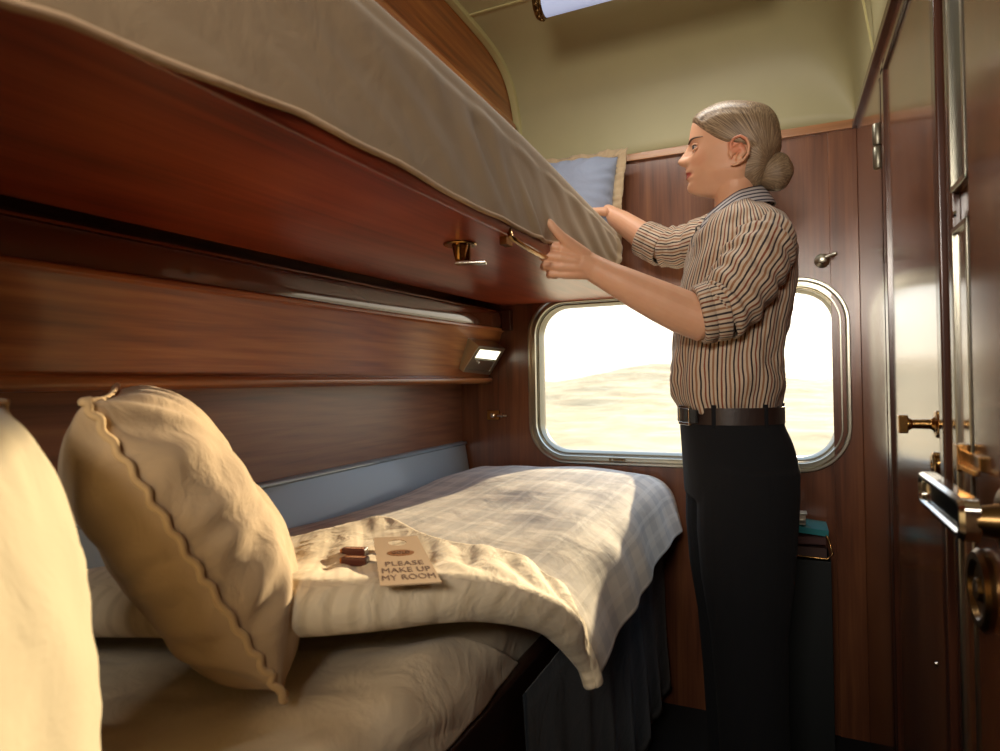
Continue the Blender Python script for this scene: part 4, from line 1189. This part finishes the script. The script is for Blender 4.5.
# shirt: torso and two sleeves
ALPHA = math.radians(18); fdir = Vector((-math.cos(ALPHA), -math.sin(ALPHA), 0)); ldir = Vector((math.sin(ALPHA), -math.cos(ALPHA), 0))
TS = [  # v, front u, back u, half width
 (206, 724, 760, .058), (211, 714, 766, .085), (218, 704, 773, .122), (226, 697, 780, .152), (238, 690, 787, .172), (252, 687, 792, .180), (268, 683, 796, .182), (285, 680, 795, .172), (305, 677, 792, .165), (330, 674, 787, .158), (355, 672.5, 783, .153),
 (372, 672, 782.5, .152), (388, 672.5, 783, .152), (398, 674, 780.5, .150), (405, 677, 778, .144), (412, 680, 777, .138)]
bm = bmesh.new(); rows = []; uvs = []
NT = 150; nvr = 120
for i in range(nvr + 1):
    v = 206 + 206 * i / nvr
    f, bk, hw = crom(TS, v)
    pf, pb = at(f, v, Y=YP), at(bk, v, Y=YP); ex = (pb.x - pf.x) / 2; c = (pf + pb) / 2
    hd = math.sqrt(max(.02**2, ex**2 - (hw * math.sin(ALPHA))**2)) / math.cos(ALPHA)
    row = []; ur = []; acc = 0; prevp = None
    for k in range(NT):
        a = 2 * PI * k / NT; ca, sa = math.cos(a), math.sin(a); e = 2.25
        r = (abs(ca)**e + abs(sa)**e) ** (-1/e)
        p = c + fdir * hd * ca * r + ldir * hw * sa * r
        low = sm(290, 400, v)
        wrk = .0035 * math.sin(a * 9 + v * .05 + 3 * nz(a, v * .02, 2)) * low + .007 * nz(math.cos(a) * 2.2, math.sin(a) * 2.2, v * .03) + .004 * nz(math.cos(a) * 5, math.sin(a) * 5, v * .08)
        wrk += .010 * g(v - 380, 10) * max(0, math.sin(a + .2 * math.sin(v * .2)) * .3 + .7 * abs(math.sin(a * 7)) ) * (.4 + .6 * max(0, -ca))
        wrk += .004 * math.sin(v * .16 + a * 4 + 2 * nz(a * 2, v * .03, 6)) * sm(300, 230, v)
        dirr = (p - c); dirr.z = 0; dirr.normalize(); p = p + dirr * wrk
        # shoulders slope down away from the neck
        p.z -= 0.0
        row.append(p)
    # stripe coordinate: fixed per angle so that the stripes run down the body
    for k in range(NT + 1): ur.append((k / NT * .98, p.z))
    rows.append(row); uvs.append(ur)
grid(bm, rows, uvs, close=True)
def sleeve(path, n=56, m=70, cuff=True):
    rows = []; uvs = []
    tab = [(i,) + tuple(at(u, v, Y=Y)) + (r,) for i, (u, v, Y, r) in enumerate(path)]
    T = len(path) - 1; s = None
    for i in range(m + 1):
        t = T * i / m; x, y, z, r = crom(tab, t); p = Vector((x, y, z)); q = Vector(crom(tab, min(T, t + .05))[:3]); q0 = Vector(crom(tab, max(0, t - .05))[:3]); d = (q - q0).normalized()
        if s is None: s, tt = frame_of(d)
        else: s = (s - d * s.dot(d)).normalized(); tt = s.cross(d)
        row = []
        for k in range(n):
            a = 2 * PI * k / n
            rr = r + .0042 * math.sin(t * 7 + 2 * math.sin(a) + 2.5 * nz(math.cos(a), math.sin(a), t)) * sm(0, 1, t) + .004 * nz(math.cos(a) * 3, math.sin(a) * 3, t * 3)
            row.append(p + (s * math.cos(a) + tt * math.sin(a)) * rr)
        rows.append(row); uvs.append([(k / n * .45, t) for k in range(n + 1)])
    return rows, uvs
def do_sleeve(path):
    r, u_ = sleeve(path); grid(bm, r, u_, close=True); return r
SL = [(762, 231, 1.575, .046), (764, 240, 1.52, .060), (760, 251, 1.49, .068), (752, 267, 1.468, .069), (741, 286, 1.452, .068), (729, 303, 1.440, .066), (716, 313, 1.428, .066)]
do_sleeve(SL)
SRr = [(742, 224, 1.70, .050), (735, 230, 1.76, .060), (718, 236, 1.82, .064), (698, 243, 1.86, .060), (680, 247, 1.885, .056), (665, 247, 1.90, .054)]
do_sleeve(SRr)
sh = fin(bm, 'shirt', SHIRT, woman, smooth=True)
md = sh.modifiers.new('t', 'SOLIDIFY'); md.thickness = .0018; md.offset = 1
# rolled cuffs
def cuff(path, name='rolled_cuff'):
    bm2 = bmesh.new(); rows = []; uvs = []
    P_ = [at(u, v, Y=Y) for u, v, Y, r in path]; s = None
    prof = [(0, -.004), (.0, .002), (.05, .005), (.5, .006), (.52, .003), (.55, .007), (.95, .008), (1.0, .005), (1.0, -.003), (.9, -.005)]
    d = (P_[-1] - P_[0]); ln = d.length; d.normalize(); s, tt = frame_of(d); r0, r1 = path[0][3], path[-1][3]
    for h, o_ in prof:
        row = []
        for k in range(56):
            a = 2 * PI * k / 56; rr = r0 + (r1 - r0) * h + o_ + .0025 * nz(math.cos(a) * 2, math.sin(a) * 2, h * 3 + r0 * 50)
            row.append(P_[0] + d * ln * h + (s * math.cos(a) + tt * math.sin(a)) * rr)
        rows.append(row); uvs.append([(k / 56 * .42, h * .1) for k in range(57)])
    grid(bm2, rows, uvs, close=True); return fin(bm2, name, SHIRT, sh, smooth=True)
cuff([(724, 309, 1.434, .064), (697.5, 315, 1.418, .0555)])
cuff([(664, 248, 1.90, .053), (643, 238, 1.918, .047)])
# collar
bm = bmesh.new(); rows = []; uvs = []
cc = at(736, 205, Y=YP)
for h in range(9):
    t = h / 8; row = []; ur = []
    for k in range(81):
        a = math.radians(14 + (360 - 28) * k / 80); ca, sa = math.cos(a), math.sin(a)
        front = max(0, ca)
        if t < .45: q = t / .45; rr = .060 - .003 * q; zz = cc.z - .022 + .046 * q
        else: q = (t - .45) / .55; rr = .057 + .032 * q ** .8 + .018 * q * front; zz = cc.z + .024 - (.047 + .045 * front ** 2) * q
        zz += .016 * max(0, -ca) - .040 * front ** 1.3; rr += .008 * front
        row.append(Vector((cc.x, cc.y, 0)) + fdir * ca * rr * 1.0 + ldir * sa * rr * .98 + Vector((0, 0, zz))); ur.append((k / 80 * .36, t * .07))
    rows.append(row); uvs.append(ur)
grid(bm, rows, uvs); cl = fin(bm, 'collar', COLLAR, sh, smooth=True); md = cl.modifiers.new('t', 'SOLIDIFY'); md.thickness = .0022; md.offset = 0
for v, rb in ((231, .009), (252, .005), (345, .005), (375, .005)):
    f = crom(TS, v)[0]; q = at(f + 5, v, Y=YP) + fdir * .008 + ldir * .012
    bm = bmesh.new(); cyl(bm, q, fdir, [(0, rb), (.0015, rb), (.002, rb * .6)], 14); fin(bm, 'button', BLACK, sh, smooth='auto')

# trousers
bm = bmesh.new()
TR = [(404, 681, 779, .137), (414, 680.5, 781, .142), (425, 680, 784, .150), (440, 681, 791, .160), (458, 682, 796, .170), (476, 683, 797.5, .176), (495, 684, 796.5, .176)]
rows = []
for i in range(31):
    v = 404 + 91 * i / 30; f, bk, hw = crom(TR, v); pf, pb = at(f, v, Y=YP), at(bk, v, Y=YP); ex = (pb.x - pf.x) / 2; c = (pf + pb) / 2
    hd = math.sqrt(max(.02**2, ex**2 - (hw * math.sin(ALPHA))**2)) / math.cos(ALPHA)
    rows.append([c + fdir * hd * math.cos(a) * (abs(math.cos(a))**2.3 + abs(math.sin(a))**2.3)**(-1/2.3) + ldir * hw * math.sin(a) * (abs(math.cos(a))**2.3 + abs(math.sin(a))**2.3)**(-1/2.3) for a in [2*PI*k/60 for k in range(60)]])
vv = grid(bm, rows, close=True); bm.faces.new(vv[0]); bm.faces.new(list(reversed(vv[-1])))
for sy in (-1, 1):
    lg = [(740, 462, 1.06), (739, 490, 1.08), (738, 525, 1.06), (738.5, 570, .98), (740, 620, .82), (743, 680, .76), (746, 740, .74)]
    pts_ = []
    for (u, v, k_) in lg:
        c = at(u, v, Y=YP); pts_.append((c + ldir * (-sy) * .072, .105 * k_))
    pts_.append((Vector((pts_[-1][0].x + .005, pts_[-1][0].y, .045)), .078))
    tube(bm, [p for p, r in pts_], [r for p, r in pts_], 28, caps=False, ell=(1, .98))
bmesh.ops.recalc_face_normals(bm, faces=bm.faces)
tro = fin(bm, 'trousers', NAVY, woman, smooth=True, recalc=False)
md = tro.modifiers.new('fuse', 'REMESH'); md.mode = 'VOXEL'; md.voxel_size = .005; md.use_smooth_shade = True
md = tro.modifiers.new('soft', 'SMOOTH'); md.factor = .6; md.iterations = 5
# belt and buckle
bm = bmesh.new(); rows = []
for dv_, ex_ in ((-.019, .0), (-.019, .004), (.019, .004), (.019, 0)):
    v = 413.5; f, bk, hw = 680.5, 780.5, .142; pf, pb = at(f, v, Y=YP), at(bk, v, Y=YP); ex = (pb.x - pf.x) / 2 + .003 + ex_; c = (pf + pb) / 2
    hw += .003 + ex_; hd = math.sqrt(ex**2 - (hw * math.sin(ALPHA))**2) / math.cos(ALPHA)
    rows.append([c + Vector((0, 0, dv_)) + fdir * hd * math.cos(a) * (abs(math.cos(a))**2.3 + abs(math.sin(a))**2.3)**(-1/2.3) + ldir * hw * math.sin(a) * (abs(math.cos(a))**2.3 + abs(math.sin(a))**2.3)**(-1/2.3) for a in [2*PI*k/72 for k in range(72)]])
grid(bm, rows, close=True); belt = fin(bm, 'belt', LEATHER, woman, smooth='auto')
def belt_at(deg, extra):
    a = math.radians(deg); e = (abs(math.cos(a))**2.3 + abs(math.sin(a))**2.3)**(-1/2.3); q = c + fdir * (hd + extra) * math.cos(a) * e + ldir * (hw + extra) * math.sin(a) * e
    a2 = a + .05; e2 = (abs(math.cos(a2))**2.3 + abs(math.sin(a2))**2.3)**(-1/2.3); q2 = c + fdir * (hd + extra) * math.cos(a2) * e2 + ldir * (hw + extra) * math.sin(a2) * e2
    return Matrix.Translation(q) @ basis((0, 0, 0), q2 - q, (0, 0, 1))
MB = belt_at(20, .004)
bm = bmesh.new()
for lo, hi in (((-.030, -.004, .016), (.030, .004, .023)), ((-.030, -.004, -.023), (.030, .004, -.016)), ((-.030, -.004, -.016), (-.023, .004, .016)), ((.023, -.004, -.016), (.030, .004, .016))): box(bm, lo, hi, MB)
fin(bm, 'buckle', CHROME, belt, bevel=.0015)
bm = bmesh.new(); box(bm, (-.02, -.003, -.015), (.045, .004, .015), MB @ Matrix.Translation((.02, 0, 0))); fin(bm, 'belt_tongue', BLACK, belt, bevel=.002)
for aa in (58, 112, 165, 250):
    bm = bmesh.new(); box(bm, (-.005, -.003, -.026), (.005, .003, .026), belt_at(aa, .002)); fin(bm, 'belt_loop', NAVY, tro, bevel=.001)
# shoes
for sy in (-1, 1):
    cx2 = at(746, 740, Y=YP) + ldir * (-sy) * .072; bm = bmesh.new(); rows = []
    for i in range(15):
        t = i / 14; xx = .07 - .245 * t; wd = .036 * math.sin(PI * min(1, .18 + .78 * t)) ** .5 + .002; ht = .085 * (1 - t) ** .9 + .035 * math.sin(PI * (.35 + .6 * t)) ** .7
        row = []
        for k in range(20):
            a = 2 * PI * k / 20; row.append(Vector((cx2.x - .0 + xx, cx2.y + math.cos(a) * wd, max(.003, ht / 2 + math.sin(a) * ht / 2))))
        rows.append(row)
    vv = grid(bm, rows, close=True); bm.faces.new(vv[0]); bm.faces.new(list(reversed(vv[-1]))); fin(bm, 'shoe', BLACK, woman, smooth=True)

# ================================================================== OUTSIDE
def ground_mat():
    m, nt, b = newmat('dry_scrub')
    n = noisetex(nt, coords(nt, (1, 1, 3)), .35, 6, .6, 1); r = ramp(nt, [(.3, rgb('#b0946a')), (.5, rgb('#c4a87c')), (.7, rgb('#d4c098'))])
    L(nt, n.outputs['Fac'], r.inputs[0]); L(nt, r.outputs[0], b.inputs['Base Color']); b.inputs['Roughness'].default_value = 1; return m
GM = ground_mat()
bm = bmesh.new(); rows = []
for i in range(90):
    y = 4 + 140 * (i / 89) ** 1.6; row = []
    for j in range(140):
        x = -150 + 260 * j / 139
        z = -1.3 + .35 * nz(x * .25, y * .25, 0) * sm(4, 12, y) + sm(30, 110, y) * (6.2 + 3.2 * nz(x * .03, 3, 1) + 12 * g(x + 17, 13) + 1.2 * nz(x * .12, y * .1, 5)) * .28
        row.append((x, y, z))
    rows.append(row)
grid(bm, rows); fin(bm, 'ground', GM, smooth=True, kind='structure')

# ================================================================== LIGHT
w = bpy.data.worlds.new('world'); bpy.context.scene.world = w; w.use_nodes = True; nt = w.node_tree
bg = nt.nodes['Background']; tc = N(nt, 'ShaderNodeTexCoord'); sp = N(nt, 'ShaderNodeSeparateXYZ'); L(nt, tc.outputs['Generated'], sp.inputs[0])
r = ramp(nt, [(0, (1, .86, .66, 1)), (.10, (1, .94, .84, 1)), (.3, (.62, .80, 1.1, 1))]); L(nt, sp.outputs[2], r.inputs[0]); L(nt, r.outputs[0], bg.inputs[0]); bg.inputs[1].default_value = 2.6
def light(kind, name, loc, energy, color, size=None, rot=None, **k):
    d = bpy.data.lights.new(name, kind); d.energy = energy; d.color = color
    if size and kind == 'AREA': d.shape = 'RECTANGLE'; d.size, d.size_y = size
    elif size: d.shadow_soft_size = size
    o = bpy.data.objects.new(name, d); col.objects.link(o); o.location = loc
    if rot is not None: o.rotation_euler = rot
    for a, b_ in k.items(): setattr(d, a, b_)
    return o
sd_ = Vector((.055, .992, .155)).normalized()      # towards the sun
s = light('SUN', 'sun', (0, 8, 3), 11, (1, .78, .50)); s.rotation_euler = sd_.to_track_quat('Z', 'Y').to_euler(); s.data.angle = math.radians(.8)
cl_ = light('AREA', 'rear_fill', (-.12, -.78, 1.55), 9, (1, .90, .78), (.45, .3)); cl_.data.spread = math.radians(105)  # unseen fill added behind the camera to brighten the cabin
cl_.rotation_euler = Vector((.03, -1, -.10)).to_track_quat('Z', 'Y').to_euler()
light('AREA', 'cabin_fill', (-.32, 1.60, 2.02), 4, (1, .96, .88), (.5, .06), (0, 0, 0))  # extra fill added just below the ceiling lamp, shining down

# ================================================================== CAMERA
cam = bpy.data.cameras.new('camera'); co = bpy.data.objects.new('camera', cam); col.objects.link(co)
cam.sensor_fit = 'HORIZONTAL'; cam.sensor_width = 36; cam.lens = F / 1000 * 36; cam.clip_start = .02; cam.clip_end = 500
co.matrix_world = Matrix.Translation(EYE) @ RW.to_4x4()
cam.dof.use_dof = True; cam.dof.focus_distance = 1.5; cam.dof.aperture_fstop = 5.0
sc = bpy.context.scene; sc.camera = co
sc.view_settings.view_transform = 'Standard'; sc.view_settings.look = 'None'; sc.view_settings.exposure = 0.0; sc.view_settings.gamma = 1
sc.view_settings.use_curve_mapping = False
sc.cycles.max_bounces = 8; sc.cycles.diffuse_bounces = 4; sc.cycles.transparent_max_bounces = 8; sc.cycles.use_denoising = True
sc.cycles.sample_clamp_indirect = 6; sc.cycles.caustics_reflective = False; sc.cycles.caustics_refractive = False
